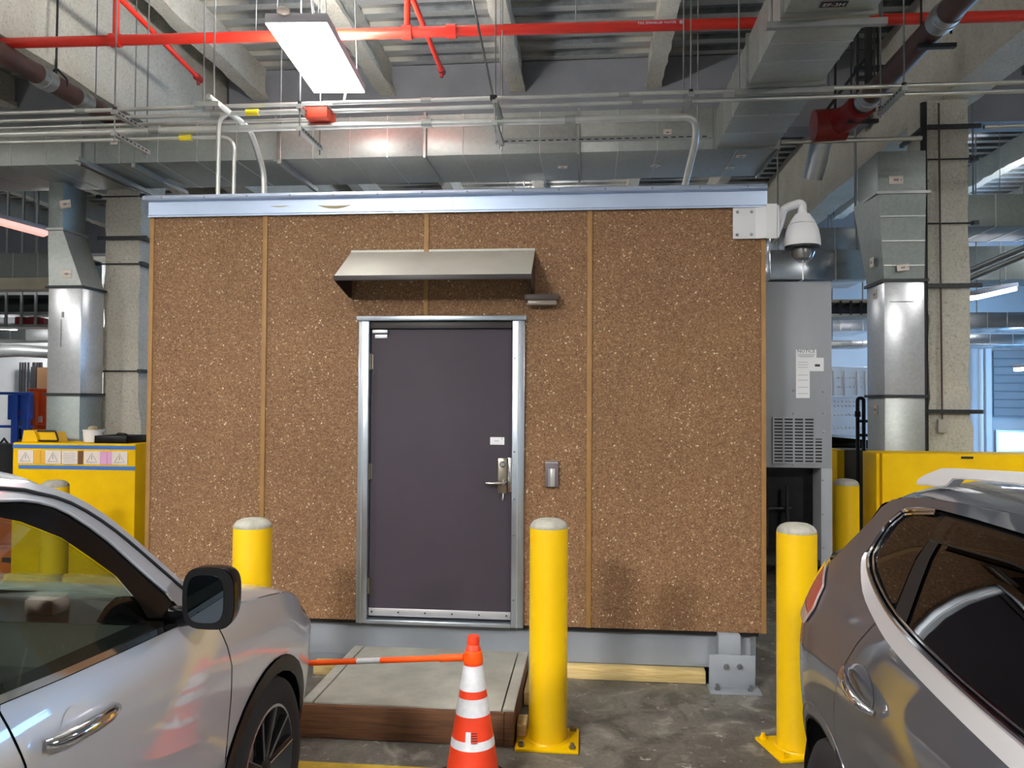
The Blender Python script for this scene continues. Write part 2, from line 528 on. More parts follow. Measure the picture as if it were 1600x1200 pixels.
for ya, yb in ((-12.9, 4.38), (4.82, 16.8)):
    for xc in (-14.2, -12.6, -11.0, -9.4, -7.8, -6.2, -4.6, -3.0, -1.02, .70, 2.41, 4.15, 5.75, 8.7, 10.4, 12.1):
        m = MB()
        rough_bar(m, xc - .06, xc + .06, ya, yb, 6.04, 6.40, 50)
        rough_bar(m, xc - .10, xc + .10, ya, yb, 5.99, 6.06, 90, .014)
        m.build('beam', 'spray', ceil, smooth=25)
for xa, xb in ((-1.87, -1.50), (6.80, 7.16)):
    m = MB(); rough_bar(m, xa + .08, xb - .08, -12.9, 16.8, 5.06, 6.40, 80); rough_bar(m, xa, xb, -12.9, 16.8, 5.0, 5.08, 80)
    m.build('girder', 'spray', ceil, smooth=25)
for ya in (4.4, 12.0):
    box('cross_girder', 'girdergrey', ceil, -15.9, -1.9, ya, ya + .4, 5.45, 6.39)
    box('cross_girder', 'girdergrey', ceil, -1.48, 6.78, ya, ya + .4, 5.45, 6.39)
    box('cross_girder', 'girdergrey', ceil, 7.2, 15.9, ya, ya + .4, 5.45, 6.39)

# walls with the openings that let daylight in
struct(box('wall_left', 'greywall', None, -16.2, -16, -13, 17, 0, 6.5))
p0, p1 = at_y(1567, 676, 16.5), at_y(1640, 706, 16.5)
m = MB(); m.box(-16, p0.x, 16.8, 17, 0, 6.5); m.box(p1.x, 16, 16.8, 17, 0, 6.5); m.box(p0.x, p1.x, 16.8, 17, p0.z, 6.5); m.box(p0.x, p1.x, 16.8, 17, 0, p1.z)
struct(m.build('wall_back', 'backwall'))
m = MB(); m.box(16, 16.2, -13, 7, 0, 6.5); m.box(16, 16.2, 14, 17, 0, 6.5); m.box(16, 16.2, 7, 14, 3.6, 6.5)
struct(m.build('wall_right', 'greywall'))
m = MB(); m.box(-16, 16, -13.2, -13, 0, 6.5)
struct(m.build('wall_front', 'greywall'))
wf = MB()
for a, b, c, d in ((p0.x - .06, p1.x + .06, p0.z, p0.z + .06), (p0.x - .06, p1.x + .06, p1.z - .06, p1.z), (p0.x - .06, p0.x, p1.z, p0.z), (p1.x, p1.x + .06, p1.z, p0.z)):
    wf.box(a, b, 16.72, 16.8, c, d)
wd = wf.build('window_1', 'alu'); struct(wd)
MB().box(p0.x, p1.x, 16.75, 16.755, p1.z, p0.z).build('pane', 'clear', wd)
# roll-up door in the far wall
dl = at_y(1548, 560, 16.6)
dr = struct(box('door_1', 'greywall', None, dl.x, dl.x + 3.6, 16.7, 16.78, 1.65, 3.4))
k = 1.7
while k < 3.3:
    box('slat', 'greywall', dr, dl.x + .1, dl.x + 3.5, 16.66, 16.7, k, k + .2, .01); k += .22
box('door_rail', 'white', dr, dl.x - .12, dl.x + .02, 16.6, 16.7, 0, 3.5)
MB().cyl((dl.x - .3, 16.5, .0), (dl.x - .3, 16.5, 3.6), .06).build('pipe', 'white', dr)

# ================================================================== SHELTER
SW = 4.5915; ZB = .364; ZT = 3.3815
sh = thing('equipment_shelter', 'windowless equipment shelter with brown pebble aggregate panels and galvanised roof edge', 'shelter', (SW / 2, 1.5, 0))
bx = [at_y(q, 340, 0).x for q in (415.5, 667, 922)]
edges = [0.0] + bx + [SW]
DX0, DX1 = 1.728, 1.728 + 1.067
DZ0, DZ1 = .3823, .3823 + 2.134
FX0, FX1, FZ0, FZ1 = DX0 - .078, DX1 + .088, .352, 2.575
for i in range(4):
    a, b = edges[i], edges[i + 1]
    a += .028 if i == 0 else .0; b -= .028 if i == 3 else .0
    m = MB()
    if i in (1, 2):   # the two panels that the doorway cuts into
        if i == 1:
            m.prism([(a, ZB), (FX0, ZB), (FX0, FZ1), (b, FZ1), (b, ZT), (a, ZT)], 'Y', 0, .08)
        else:
            m.prism([(a, FZ1), (FX1, FZ1), (FX1, ZB), (b, ZB), (b, ZT), (a, ZT)], 'Y', 0, .08)
    else:
        m.box(a, b, 0, .08, ZB, ZT)
    m.build('wall_panel', 'agg', sh)
for i, x in enumerate(bx):
    if i == 1:
        box('batten', 'batten', sh, x - .018, x + .018, -.012, 0, FZ1 + .04, ZT, .003)
    else:
        box('batten', 'batten', sh, x - .018, x + .018, -.012, 0, ZB, ZT, .003)
for a, b in ((-.006, .028), (SW - .028, SW + .006)):
    m = MB(); m.box(a, b, -.012, .03, ZB, ZT, .003); m.build('corner_trim', 'batten', sh)
box('side_panel', 'agg', sh, 0, .08, .081, 3.0, ZB, ZT)
box('side_panel', 'agg', sh, SW - .08, SW, .081, 3.0, ZB, ZT)
box('rear_panel', 'agg', sh, .081, SW - .081, 2.92, 3.0, ZB, ZT)
box('shelter_floor', 'greybase', sh, .081, SW - .081, .081, 2.919, ZB, ZB + .1)
box('roof_deck', 'white', sh, 0, SW, .04, 3.0, ZT + .02, 3.50)
m = MB()
m.prism([(-.004, ZT - .002), (-.03, ZT - .006), (-.03, ZT + .004), (-.022, ZT + .012), (-.022, ZT + .112), (-.004, ZT + .112)], 'X', -.012, SW + .012)
fs = m.build('fascia', 'fascia', sh)
pc = [(.06, 3.493), (-.036, 3.493), (-.066, 3.500), (-.072, 3.512), (-.062, 3.528), (-.04, 3.540), (.06, 3.548)]
m = MB(); m.prism(pc, 'X', -.04, SW + .005)
cp = m.build('roof_cap', 'fascia', sh)
for i in range(14):
    x = .12 + i * .334
    MB().lathe([(.0, -.006), (.007, -.004), (.009, 0)], (x, -.068, 3.514), 8, 'Y').build('screw', 'boltm', cp)
MB().box(SW * .51, SW * .51 + .004, -.0235, -.02, ZT, ZT + .112).build('joint', 'strut', fs)
# old glue smears on the fascia
def smear(px, w, h):
    c = at_y(px, 322, -.023); m = MB(); bm = m.bm; n = 12
    lo = [bm.verts.new((c.x + w * (i / n - .5), -.0232, c.z - h * (1 - (2 * i / n - 1) ** 2) * .6 + h * .2)) for i in range(n + 1)]
    hi = [bm.verts.new((c.x + w * (i / n - .5), -.0232, c.z + h * .2 - h * (1 - (2 * i / n - 1) ** 2) * .15)) for i in range(n + 1)]
    for i in range(n): bm.faces.new((lo[i], lo[i + 1], hi[i + 1], hi[i]))
    m.build('glue_smear', 'stain', fs)
smear(523, .27, .05); smear(437, .16, .02)
# steel base
box('base_beam', 'greybase', sh, .03, 4.50, .06, .16, .095, ZB - .012)
box('base_beam', 'greybase', sh, 4.47, 4.56, .17, 2.95, .0, ZB - .002)
box('base_gap', 'black', sh, .02, 4.55, .02, .058, ZB - .03, ZB - .001)
apl = [at_y(q[0], q[1], -.12) for q in ((1108, 1025), (1180, 1025), (1125, 990), (1160, 1020))]
box('anchor_post', 'greybase', sh, apl[2].x, apl[3].x, -.06, .055, .20, ZB - .003, .004)
pl = MB()
pl.box(apl[0].x, apl[1].x, -.12, -.104, .012, .24, .003); pl.box(apl[0].x - .005, apl[1].x + .03, -.22, -.05, 0, .014, .003)
pl.build('anchor_plate', 'greybase', sh)
plate = [o for o in bpy.data.objects if o.name == 'anchor_plate'][0]
for qx, qy in ((1135, 1042), (1156, 1042)):
    c = at_y(qx, qy, -.13); MB().lathe([(.0, -.03), (.011, -.03), (.011, -.016), (.02, -.016), (.02, 0)], (c.x, -.12, c.z), 6, 'Y').build('bolt', 'boltm', plate)
for qx in (1121, 1173):
    c = at_y(qx, 1070, -.17); MB().lathe([(.018, 0), (.018, .016), (.011, .016), (.011, .04), (0, .04)], (c.x, -.165, .014), 6).build('bolt', 'boltm', plate)
b0, b1 = at_y(750, 1040, .03), at_y(1107, 1055, .03)
tag(box('timber_beam', 'pine', None, 2.98, apl[0].x - .01, -.03, .055, .003, .094, .004), 'pale pine beam lying on the floor under the right half of the shelter', 'timber')
box('ground_beam', 'greybase', sh, .03, 2.97, .06, .16, 0, .094)

# ------------------------------------------------------------------ door
dr = thing('steel_door', 'dark bronze steel door in galvanised frame with lever lock, in the brown shelter front', 'door', ((DX0 + DX1) / 2, 0, DZ0))
leaf = box('door_leaf', 'door', dr, DX0 + .004, DX1 - .004, .012, .057, DZ0 + .014, DZ1, .002)
fr = MB()
for x0, x1 in ((FX0, DX0), (DX1, FX1)):
    fr.box(x0, x1, -.035, .10, FZ0, FZ1, .003)
fr.build('jamb', 'frame', dr)
jb = bpy.data.objects['jamb']
MB().box(FX0 + .03, FX0 + .036, -.041, -.035, FZ0, FZ1).box(FX1 - .05, FX1 - .044, -.041, -.035, FZ0, FZ1).build('jamb_lip', 'seam', jb)
for z in (.55, 1.02, 1.28, 1.62, 2.3):
    MB().lathe([(0, -.005), (.006, -.003), (.008, 0)], (FX1 - .07, -.036, z), 8, 'Y').build('screw', 'boltm', jb)
box('head_rail', 'dark', dr, DX0, DX1, -.012, .10, DZ1 + .004, FZ1, .002)
box('drip_cap', 'frame', dr, FX0 - .012, FX1 + .012, -.055, .0, FZ1, FZ1 + .035, .004)
box('sill', 'frame', dr, DX0, DX1, -.045, .10, FZ0, DZ0 - .004, .004)
sw = box('sweep', 'alu', leaf, DX0 + .006, DX1 - .006, .002, .012, DZ0 + .016, DZ0 + .072, .002)
for i in range(6):
    MB().lathe([(0, -.004), (.006, -.002), (.007, 0)], (DX0 + .03 + i * .2, .002, DZ0 + .045), 8, 'Y').build('screw', 'ink', leaf)
for qy in (565, 737, 916):
    c = at_y(579, qy, -.02)
    hg = MB(); hg.cyl((DX0 + .003, -.002, c.z - .06), (DX0 + .003, -.002, c.z + .06), .011, n=10).box(DX0 + .003, DX0 + .02, .006, .012, c.z - .055, c.z + .055)
    hg.build('hinge', 'nickel', dr)
c = at_y(594, 518, -.02)
ck = MB(); ck.box(c.x - .06, c.x + .055, -.02, .01, c.z - .012, c.z + .012, .002); ck.box(c.x - .045, c.x + .05, .0, .012, c.z - .05, c.z - .02, .002); ck.build('holder_bracket', 'alu', dr)
a, b = at_y(778, 716, 0), at_y(792, 771, 0)
lp = box('lock_plate', 'nickel', dr, a.x, b.x, .0, .012, b.z, a.z, .003)
c = at_y(785, 725, 0)
MB().lathe([(.022, .0), (.022, -.012), (.016, -.018), (0, -.018)], (c.x, 0, c.z), 18, 'Y').build('lock_cylinder', 'chromehw', lp)
c = at_y(788, 754, 0)
MB().lathe([(.02, .0), (.018, -.012), (.011, -.02), (.011, -.06), (0, -.06)], (c.x, 0, c.z), 16, 'Y').tube([(c.x, -.052, c.z), (c.x - .03, -.056, c.z), (c.x - .13, -.05, c.z - .002)], [.012, .011, .009], 10).build('lever', 'chromehw', lp)
c = at_y(786, 773, 0)
MB().cyl((c.x, -.004, c.z + .01), (c.x, -.012, c.z - .02), .009, .007, 10).cyl((c.x, -.012, c.z - .02), (c.x, -.016, c.z - .04), .012, .010, 10).build('key_stub', 'chromehw', lp)
a, b = at_y(793.5, 715, -.01), at_y(801.5, 769, -.01)
lg = MB(); lg.box(a.x, b.x, -.012, .008, b.z, a.z, .003); lg.box(a.x + .008, b.x - .008, -.02, -.012, b.z + .03, a.z - .05, .004)
lg.build('latch_guard', 'chromehw', dr)
a, b = at_y(766, 683, .01), at_y(788, 695, .01)
pk = box('door_plaque', 'white', dr, a.x, b.x, .007, .012, b.z, a.z)
MB().box(a.x + .03, b.x - .04, .0062, .007, (a.z + b.z) / 2 - .002, (a.z + b.z) / 2 + .001).box(a.x + .012, b.x - .012, .0062, .007, b.z + .008, b.z + .009).box(b.x - .02, b.x - .015, .0062, .007, a.z - .014, a.z - .006).build('print', 'ink', pk)

# ------------------------------------------------------------------ canopy over the door
cb0, cb1 = at_y(549, 394, 0), at_y(836, 392, 0)
cf0 = at_x(522, 431, cb0.x)
cyf, czf = cf0.y, cf0.z
cn = thing('door_canopy', 'long sloping metal rain canopy fixed above the dark bronze door', 'canopy', ((cb0.x + cb1.x) / 2, 0, czf))
m = MB()
m.prism([(0, cb0.z), (0, cb0.z - .012), (cyf + .006, czf - .012), (cyf + .006, czf - .03), (cyf, czf - .03), (cyf, czf)], 'X', cb0.x, cb1.x)
m.build('canopy_top', 'canopy', cn)
box('front_lip', 'dark', cn, cb0.x - .003, cb1.x + .003, cyf - .006, cyf + .002, czf - .034, czf + .001, .001)
for x in (cb0.x, cb1.x - .006):
    MB().prism([(-.002, cb0.z - .014), (cyf + .01, czf - .014), (cyf + .01, czf - .034), (-.06, czf - .105), (-.002, czf - .105)], 'X', x, x + .006).build('end_gusset', 'dark', cn)
box('back_plate', 'canopy', cn, cb0.x, cb1.x, -.006, 0, cb0.z - .005, cb0.z + .012)

a, b = at_y(821, 461, -.03), at_y(873, 478, -.03)
wl = thing('wall_light', 'small bronze strip wall light right of the canopy end', 'light', ((a.x + b.x) / 2, 0, a.z))
box('housing', 'brownplastic', wl, a.x, b.x, -.11, 0, b.z + .035, a.z, .006)
box('lens', 'lens', wl, a.x + .02, b.x - .012, -.10, -.01, b.z, b.z + .035, .006)

a, b = at_y(852, 720, -.02), at_y(872.5, 761, -.02)
cr = thing('card_reader', 'small grey card reader on the pebble wall right of the door', 'card reader', ((a.x + b.x) / 2, 0, b.z))
box('reader_case', 'reader', cr, a.x, b.x, -.035, 0, b.z, a.z, .006)
box('reader_face', 'readerface', cr, a.x + .036, b.x - .024, -.043, -.035, b.z + .003, a.z - .055, .003)
MB().box(a.x + .004, b.x - .004, -.041, -.035, a.z - .016, a.z - .008).box(a.x + .026, a.x + .031, -.041, -.035, b.z + .003, a.z - .055).build('trim_line', 'readerface', cr)

# ------------------------------------------------------------------ security camera
sc = thing('security_camera', 'white dome security camera hanging from a gooseneck arm at the shelter corner', 'security camera', (4.85, -.02, 3.0))
a, b = at_y(1145, 325, -.02), at_y(1181, 373, -.02)
br = MB(); br.box(a.x, SW + .0, -.024, -.014, b.z, a.z, .003); br.box(SW, SW + .075, -.05, -.03, b.z - .005, a.z + .02, .003); br.prism([(SW - .07, -.024), (SW - .07, -.014), (SW + .002, -.03), (SW, -.05)], 'Z', b.z, a.z)
br.box(SW + .067, SW + .075, -.05, .12, b.z - .005, a.z + .02, .003)
brk = br.build('bracket', 'camwhite', sc)
for x in (a.x + .03, a.x + .13):
    for z in (a.z - .03, b.z + .03):
        MB().lathe([(0, -.012), (.008, -.012), (.011, -.006), (.011, 0)], (x, -.024, z), 6, 'Y').build('bolt', 'boltm', brk)
hc = at_y(1253, 360, .0)
HX, HY = hc.x, -.01
zt = at_y(1253, 334, HY).z; zb = at_y(1253, 385, HY).z; zd = at_y(1253, 411, HY).z
pth = fillet([(SW + .075, .02, zt - .05), (SW + .13, .01, zt + .045), (HX - .02, HY, zt + .075), (HX, HY, zt + .06), (HX, HY, zt - .01)], .06, 8)
MB().tube(pth, .03, 14).box(SW + .075, SW + .09, -.045, .11, b.z, a.z + .01, .003).build('arm', 'camwhite', sc)
MB().tube(fillet([(SW + .09, .03, b.z + .03), (SW + .12, .03, zt - .06), (HX - .12, HY, zt + .035)], .04), .018, 10).build('arm_brace', 'camwhite', sc)
MB().lathe([(.03, zt + .02), (.034, zt + .0), (.05, zt - .005), (.075, zt - .04), (.093, zt - .075)], (HX, HY, 0), 32).build('housing_top', 'camwhite', sc)
MB().lathe([(.094, zt - .078), (.11, zt - .12), (.121, zt - .18), (.124, zb + .01), (.122, zb), (.1, zb)], (HX, HY, 0), 32).build('housing', 'camwhite', sc)
MB().lathe([(.12, zb), (.12, zb - .014), (.1, zb - .02), (.0, zb - .018)], (HX, HY, 0), 32).build('rim', 'plastic', sc)
R_ = .088
MB().lathe([(R_ * math.cos(q), zb - .02 - (zb - .02 - zd) * math.sin(q)) for q in [i * PI / 2 / 10 for i in range(11)]], (HX, HY, 0), 28, cap=False).build('dome', 'clear', sc)
MB().lathe([(.062, zb - .02), (.066, zb - .05), (.05, zb - .085), (.0, zb - .10)], (HX, HY, 0), 20).build('camera_eye', 'lenscam', sc)

# ------------------------------------------------------------------ air conditioner on the shelter's side wall
AY = .5
AX0, AX1 = SW + .002, at_y(1300, 600, AY).x
az0, az1 = .74, at_y(1250, 440, AY).z
ac = thing('air_conditioner', 'tall grey wall-mounted air conditioner on the right flank of the shelter', 'air conditioner', ((AX0 + AX1) / 2, AY + .5, az0))
zg1, zg0 = at_y(1240, 653, AY).z, at_y(1240, 724, AY).z
ze1 = at_y(1240, 731, AY).z
xe = at_y(1283, 800, AY).x
m = MB()
m.box(AX0, AX1, AY, AY + 1.0, ze1, az1, .008)
m.box(xe, AX1, AY, AY + 1.0, az0, ze1, .004)
m.box(AX0, xe, AY + .3, AY + 1.0, az0, ze1)
m.build('cabinet', 'acgrey', ac)
cl = MB(); cl.box(AX0 + .002, xe - .002, AY + .22, AY + .29, az0 + .02, ze1 - .003)
cl.build('condenser_coil', 'coil', ac)
MB().tube(fillet([(AX0 + .15, AY + .15, az0 + .1), (AX0 + .15, AY + .15, az0 + .42), (AX0 + .34, AY + .15, az0 + .42)], .04), .011, 8).tube([(AX0 + .3, AY + .12, az0 + .05), (AX0 + .3, AY + .12, az0 + .6)], .014, 8).box(AX0 + .02, AX0 + .13, AY + .12, AY + .2, az0 + .03, az0 + .2, .01).build('refrigerant_pipe', 'iron', ac)
MB().box(AX0 + .005, xe, AY + .02, AY + .3, az0, az0 + .04).build('drain_pan', 'iron', ac)
gx0, gx1, gx2 = at_y(1208, 690, AY).x, at_y(1272, 690, AY).x, at_y(1284, 690, AY).x
zs = at_y(1240, 685, AY).z
gr = MB().box(gx0, gx1, AY - .004, AY + .001, zs, zg1).box(gx0, gx2, AY - .004, AY + .001, zg0, zs).build('grille_back', 'black', ac)
m = MB(); z = zg0
while z < zg1 - .004:
    m.box(gx0 - .004, (gx2 if z < zs else gx1) + .004, AY - .012, AY - .004, z, z + .011); z += .0245
o = m.build('louvre', 'acgrey', ac); o['kind'] = 'stuff'
for i in range(5):
    x = gx0 + (gx1 - gx0) * i / 4
    box('mullion', 'acgrey', ac, x - .006, x + .006, AY - .014, AY - .004, zg0, zg1)
for qx, qy in ((1240, 610), (1286, 612), (1240, 646), (1287, 645), (1287, 675), (1240, 727), (1286, 750), (1286, 803), (1287, 856)):
    c = at_y(qx, qy, AY); MB().lathe([(0, -.006), (.008, -.004), (.01, 0)], (c.x, AY, c.z), 8, 'Y').build('screw', 'boltm', ac)
a, b = at_y(1243.5, 546, AY), at_y(1275.5, 560, AY); b2 = at_y(1287, 580, AY); b3 = at_y(1265, 622, AY); a2 = at_y(1243.5, 559, AY)
nt = MB().box(a.x, b.x, AY - .003, AY, a2.z, a.z).box(a.x, b2.x, AY - .003, AY, b2.z, a2.z).box(a.x, b3.x, AY - .003, AY, b3.z, b2.z).build('notice_sheet', 'white', ac)
text('notice_title', 'NOTICE', .036, 'ink', nt, ((a.x + b.x) / 2, AY - .004, a.z - .014))
m = MB()
for i, z in enumerate((.034, .042, .050, .057)):
    m.box(a.x + .012 + .008 * (i % 2 + i // 3), b.x - .012 - .008 * (i // 2), AY - .0036, AY - .003, a.z - z - .003, a.z - z)
m.build('print', 'inkgrey', nt)
m = MB(); cx = at_y(1277, 571, AY)
m.box(cx.x - .019, cx.x + .019, AY - .0036, AY - .003, cx.z - .009, cx.z + .009)
m.build('print', 'ink', nt)
m = MB()
for qy in (566, 570, 574, 586, 594, 605, 615):
    z = at_y(1250, qy, AY).z; m.box(a.x + .014, b3.x - .012, AY - .0036, AY - .003, z - .0015, z + .0015)
m.build('print', 'inkgrey', nt)

# ------------------------------------------------------------------ platform
pf = thing('step_platform', 'low concrete step with brown boarded sides in front of the bronze door', 'step', (2.28, -.62, 0))
PX0, PX1, PY0, PY1 = 1.66, 2.925, -1.185, -.08
box('deck_slab', 'slab', pf, PX0 + .075, PX1 - .075, PY0 + .02, PY1, .06, .20, .004)
for a, b in ((PX0, PX0 + .066), (PX1 - .066, PX1)):
    box('edge_strip', 'slab', pf, a, b, PY0 + .02, PY1, .185, .201, .003)
box('front_board', 'brownboard', pf, PX0, PX1 - .055, PY0 - .015, PY0 + .018, .004, .192, .003)
box('corner_post', 'brownboard', pf, PX1 - .052, PX1, PY0 - .015, PY0 + .018, .0, .192, .003)
for x in (PX0, PX1 - .03):
    box('side_board', 'brownboard', pf, x, x + .03, PY0 + .02, PY1, .004, .183, .003)
box('sub_frame', 'dark', pf, PX0 + .076, PX1 - .076, PY0 + .025, PY1 - .01, 0, .058)
a, b = at_z(486, 1030, .12), at_z(545, 1012, .12)
tb = MB(); d = Vector((b.x - a.x, b.y - a.y, 0))
tb.obox(((1.60), -.42, .022), (.08, 1, 0), (-1, .08, 0), (0, 0, 1), .75, .09, .04, .003)
tag(tb.build('timber_board', 'pine', None), 'pale pine board lying left of the concrete step', 'timber')
tag(MB().obox((1.50, -.1, .046), (1, 0, 0), (0, 1, 0), (0, 0, 1), .26, .09, .09, .003).build('timber_block', 'pine', None), 'pine block against the grey shelter base left of the step', 'timber')
tag(MB().obox((2.962, -1.0, .042), (1, 0, 0), (0, 1, 0), (0, 0, 1), .055, .16, .084, .003).build('timber_block', 'pine', None), 'pine block wedged between the step and the middle bollard', 'timber')
tag(MB().obox((2.955, -.32, .05), (0, 1, 0), (1, 0, 0), (0, 0, 1), .5, .04, .09, .003).build('timber_board', 'pine', None), 'pine board standing against the right side of the concrete step', 'timber')


# ------------------------------------------------------------------ bollards
def bollard(x, y, h, label, r=.112, rz=0, plate=True, bolts=True):
    o = thing('bollard', label, 'bollard', (x, y, 0), rz, 'yellow steel bollards around the shelter', local=True)
    MB().lathe([(r, .018), (r, h - .055)], (0, 0, 0), 36).build('post', 'yellow', o)
    MB().lathe([(r - .003, h - .055), (r - .001, h - .048), (r * .95, h - .034), (r * .82, h - .017), (r * .6, h - .005), (r * .3, h), (0, h)], (0, 0, 0), 32).build('cement_cap', 'cement', o)
    if plate:
        p = box('base_plate', 'yellow2', o, -.18, .18, -.16, .16, 0, .018, .004)
        for sx in (-1, 1):
            for sy in (-1, 1):
                MB().lathe([(.02, .018), (.02, .034), (.012, .034), (.012, .05), (0, .05)], (sx * .145, sy * .125, 0), 6).build('bolt', 'nickel' if bolts else 'yellow2', p)
        MB().tube([(r * math.cos(q) * 1.03, r * math.sin(q) * 1.03, .018) for q in [i * PI / 12 for i in range(25)]], .011, 8).build('weld', 'yellow', p)
    return o


bollard(3.118, -1.09, 1.30, 'tall yellow bollard in the middle, right of the concrete step')
bollard(4.545, -1.04, 1.295, 'yellow bollard beside the tail of the dark grey car, with yellow bolts', rz=.25, bolts=False)
c = at_y(394.5, 850, -1.22)
bollard(c.x, -1.22, 1.285, 'yellow bollard behind the bonnet of the silver car', plate=True)
c = at_y(85.5, 800, .5); bollard(c.x, .5, at_y(85, 750, .5).z, 'yellow bollard in front of the taped yellow guard wall, with a worn cap', r=.108)
c = at_y(1322, 800, 1.45); bollard(c.x, 1.45, at_y(1322, 748, 1.45).z, 'yellow bollard behind the grey air conditioner at the right', r=.108)

# ------------------------------------------------------------------ cone and bar
CX, CY = 2.762, -1.70
cn = thing('traffic_cone', 'orange traffic cone with white reflective bands standing in front of the step', 'cone', (CX, CY, 0), local=True)


def cr_(z): return .142 - (z - .05) * (.142 - .034) / .67


MB().lathe([(.165, .05), (.150, .055), (cr_(.075), .075)] + [(cr_(z), z) for z in (.2, .35, .5, .62)] + [(.040, .70), (.034, .73), (.030, .735), (.033, .75), (.028, .778), (.022, .778), (.0, .77)], (0, 0, 0), 32).build('cone_body', 'cone', cn)
for z0, z1 in ((.512, .633), (.390, .475), (.232, .275)):
    MB().lathe([(cr_(z0) + .0015, z0), (cr_(z1) + .0015, z1)], (0, 0, 0), 32, cap=False).build('reflective_band', 'reflect', cn)
MB().prism([(.19 * math.cos(q) * (1 if i % 2 else 1.0) if False else q[0], q[1]) for i, q in enumerate([(-.18, -.1), (-.18, .1), (-.1, .18), (.1, .18), (.18, .1), (.18, -.1), (.1, -.18), (-.1, -.18)])], 'Z', 0, .05).build('cone_base', 'rubber', cn)


def on_cone(name, m, a0, a1, z0, z1, off, n=5):
    mb = MB()
    mb.grid(lambda u, v: ((cr_(z0 + (z1 - z0) * v) + off) * math.cos(a0 + (a1 - a0) * u), (cr_(z0 + (z1 - z0) * v) + off) * math.sin(a0 + (a1 - a0) * u), z0 + (z1 - z0) * v), n, 4)
    return mb.build(name, m, cn, fix=False)


on_cone('label_strip', 'reflect', -1.78, -1.52, .262, .325, .0025)
for k in range(5): on_cone('label_bar', 'ink', -1.50, -1.20, .270 + k * .0115, .2745 + k * .0115, .0025)
bar = thing('barrier_bar', 'orange and white retractable barrier bar held by the traffic cone', 'barrier bar', (2.3, -1.66, .6))
pB = Vector((2.715, -1.70, .665)); q_ = at_y(480, 1036, -1.42); pA = q_ + (q_ - pB) * .18


def seg(a, b, r, m, nm): return MB().cyl(pA.lerp(pB, a), pA.lerp(pB, b), r, n=16).build(nm, m, bar)


seg(0, .44, .0155, 'barorange', 'bar_tube'); seg(.441, .569, .0158, 'reflect', 'white_sleeve'); seg(.57, .90, .0155, 'barorange', 'bar_tube'); seg(.88, 1.0, .019, 'barorange', 'bar_sleeve')
MB().lathe([(.050, .645), (.052, .655), (.044, .70), (.038, .705), (.040, .66), (.050, .645)], (CX, CY, 0), 28, cap=False).build('ring', 'barorange', bar)

# ================================================================== CARS
def pchip(kn, x):
    n = len(kn)
    if x <= kn[0][0]: return kn[0][1]
    if x >= kn[-1][0]: return kn[-1][1]
    h = [kn[i + 1][0] - kn[i][0] for i in range(n - 1)]; dl = [(kn[i + 1][1] - kn[i][1]) / h[i] for i in range(n - 1)]
    mm = [dl[0]] + [0 if dl[i - 1] * dl[i] <= 0 else 2 * dl[i - 1] * dl[i] / (dl[i - 1] + dl[i]) for i in range(1, n - 1)] + [dl[-1]]
    for i in range(n - 1):
        if x <= kn[i + 1][0]:
            t = (x - kn[i][0]) / h[i]
            return ((1 + 2 * t) * (1 - t) ** 2 * kn[i][1] + t * (1 - t) ** 2 * h[i] * mm[i] + t * t * (3 - 2 * t) * kn[i + 1][1] + t * t * (t - 1) * h[i] * mm[i + 1])


KL = [(.2, .14), (.30, .085), (.45, .045), (.6, .025), (.75, .012), (.88, .002), (.98, 0), (1.08, .006), (1.15, .02), (1.22, .045), (1.30, .085), (1.45, .155), (1.6, .225), (1.7, .285), (1.76, .36), (1.80, .5)]


def dL(X, Z):
    d = pchip(KL, Z)
    o = pchip([(.6, .27), (.85, .25), (.93, .2), (1.03, .12), (1.1, .05)], Z); a = pchip([(.6, .3), (.85, .32), (.93, .5), (1.03, .52), (1.1, .75)], Z)
    if X > o: d += a * ((X - o) / .85) ** 2
    if X < -3.1: d += .25 * ((-3.1 - X) / .75) ** 2.2
    return d


KR = [(.2, .16), (.32, .10), (.45, .06), (.6, .03), (.75, .012), (.9, .002), (1.0, 0), (1.08, .008), (1.16, .03), (1.24, .062), (1.32, .105), (1.45, .17), (1.55, .225), (1.62, .275), (1.67, .34), (1.70, .45)]


def dR(X, Z):
    d = pchip(KR, Z)
    if X < -.1: d += pchip([(.4, .30), (.8, .31), (1.0, .36), (1.3, .46), (1.6, .62)], Z) * ((-.1 - X) / .9) ** 2
    if X > 2.7: d += .3 * ((X - 2.7) / .85) ** 2.2
    return d


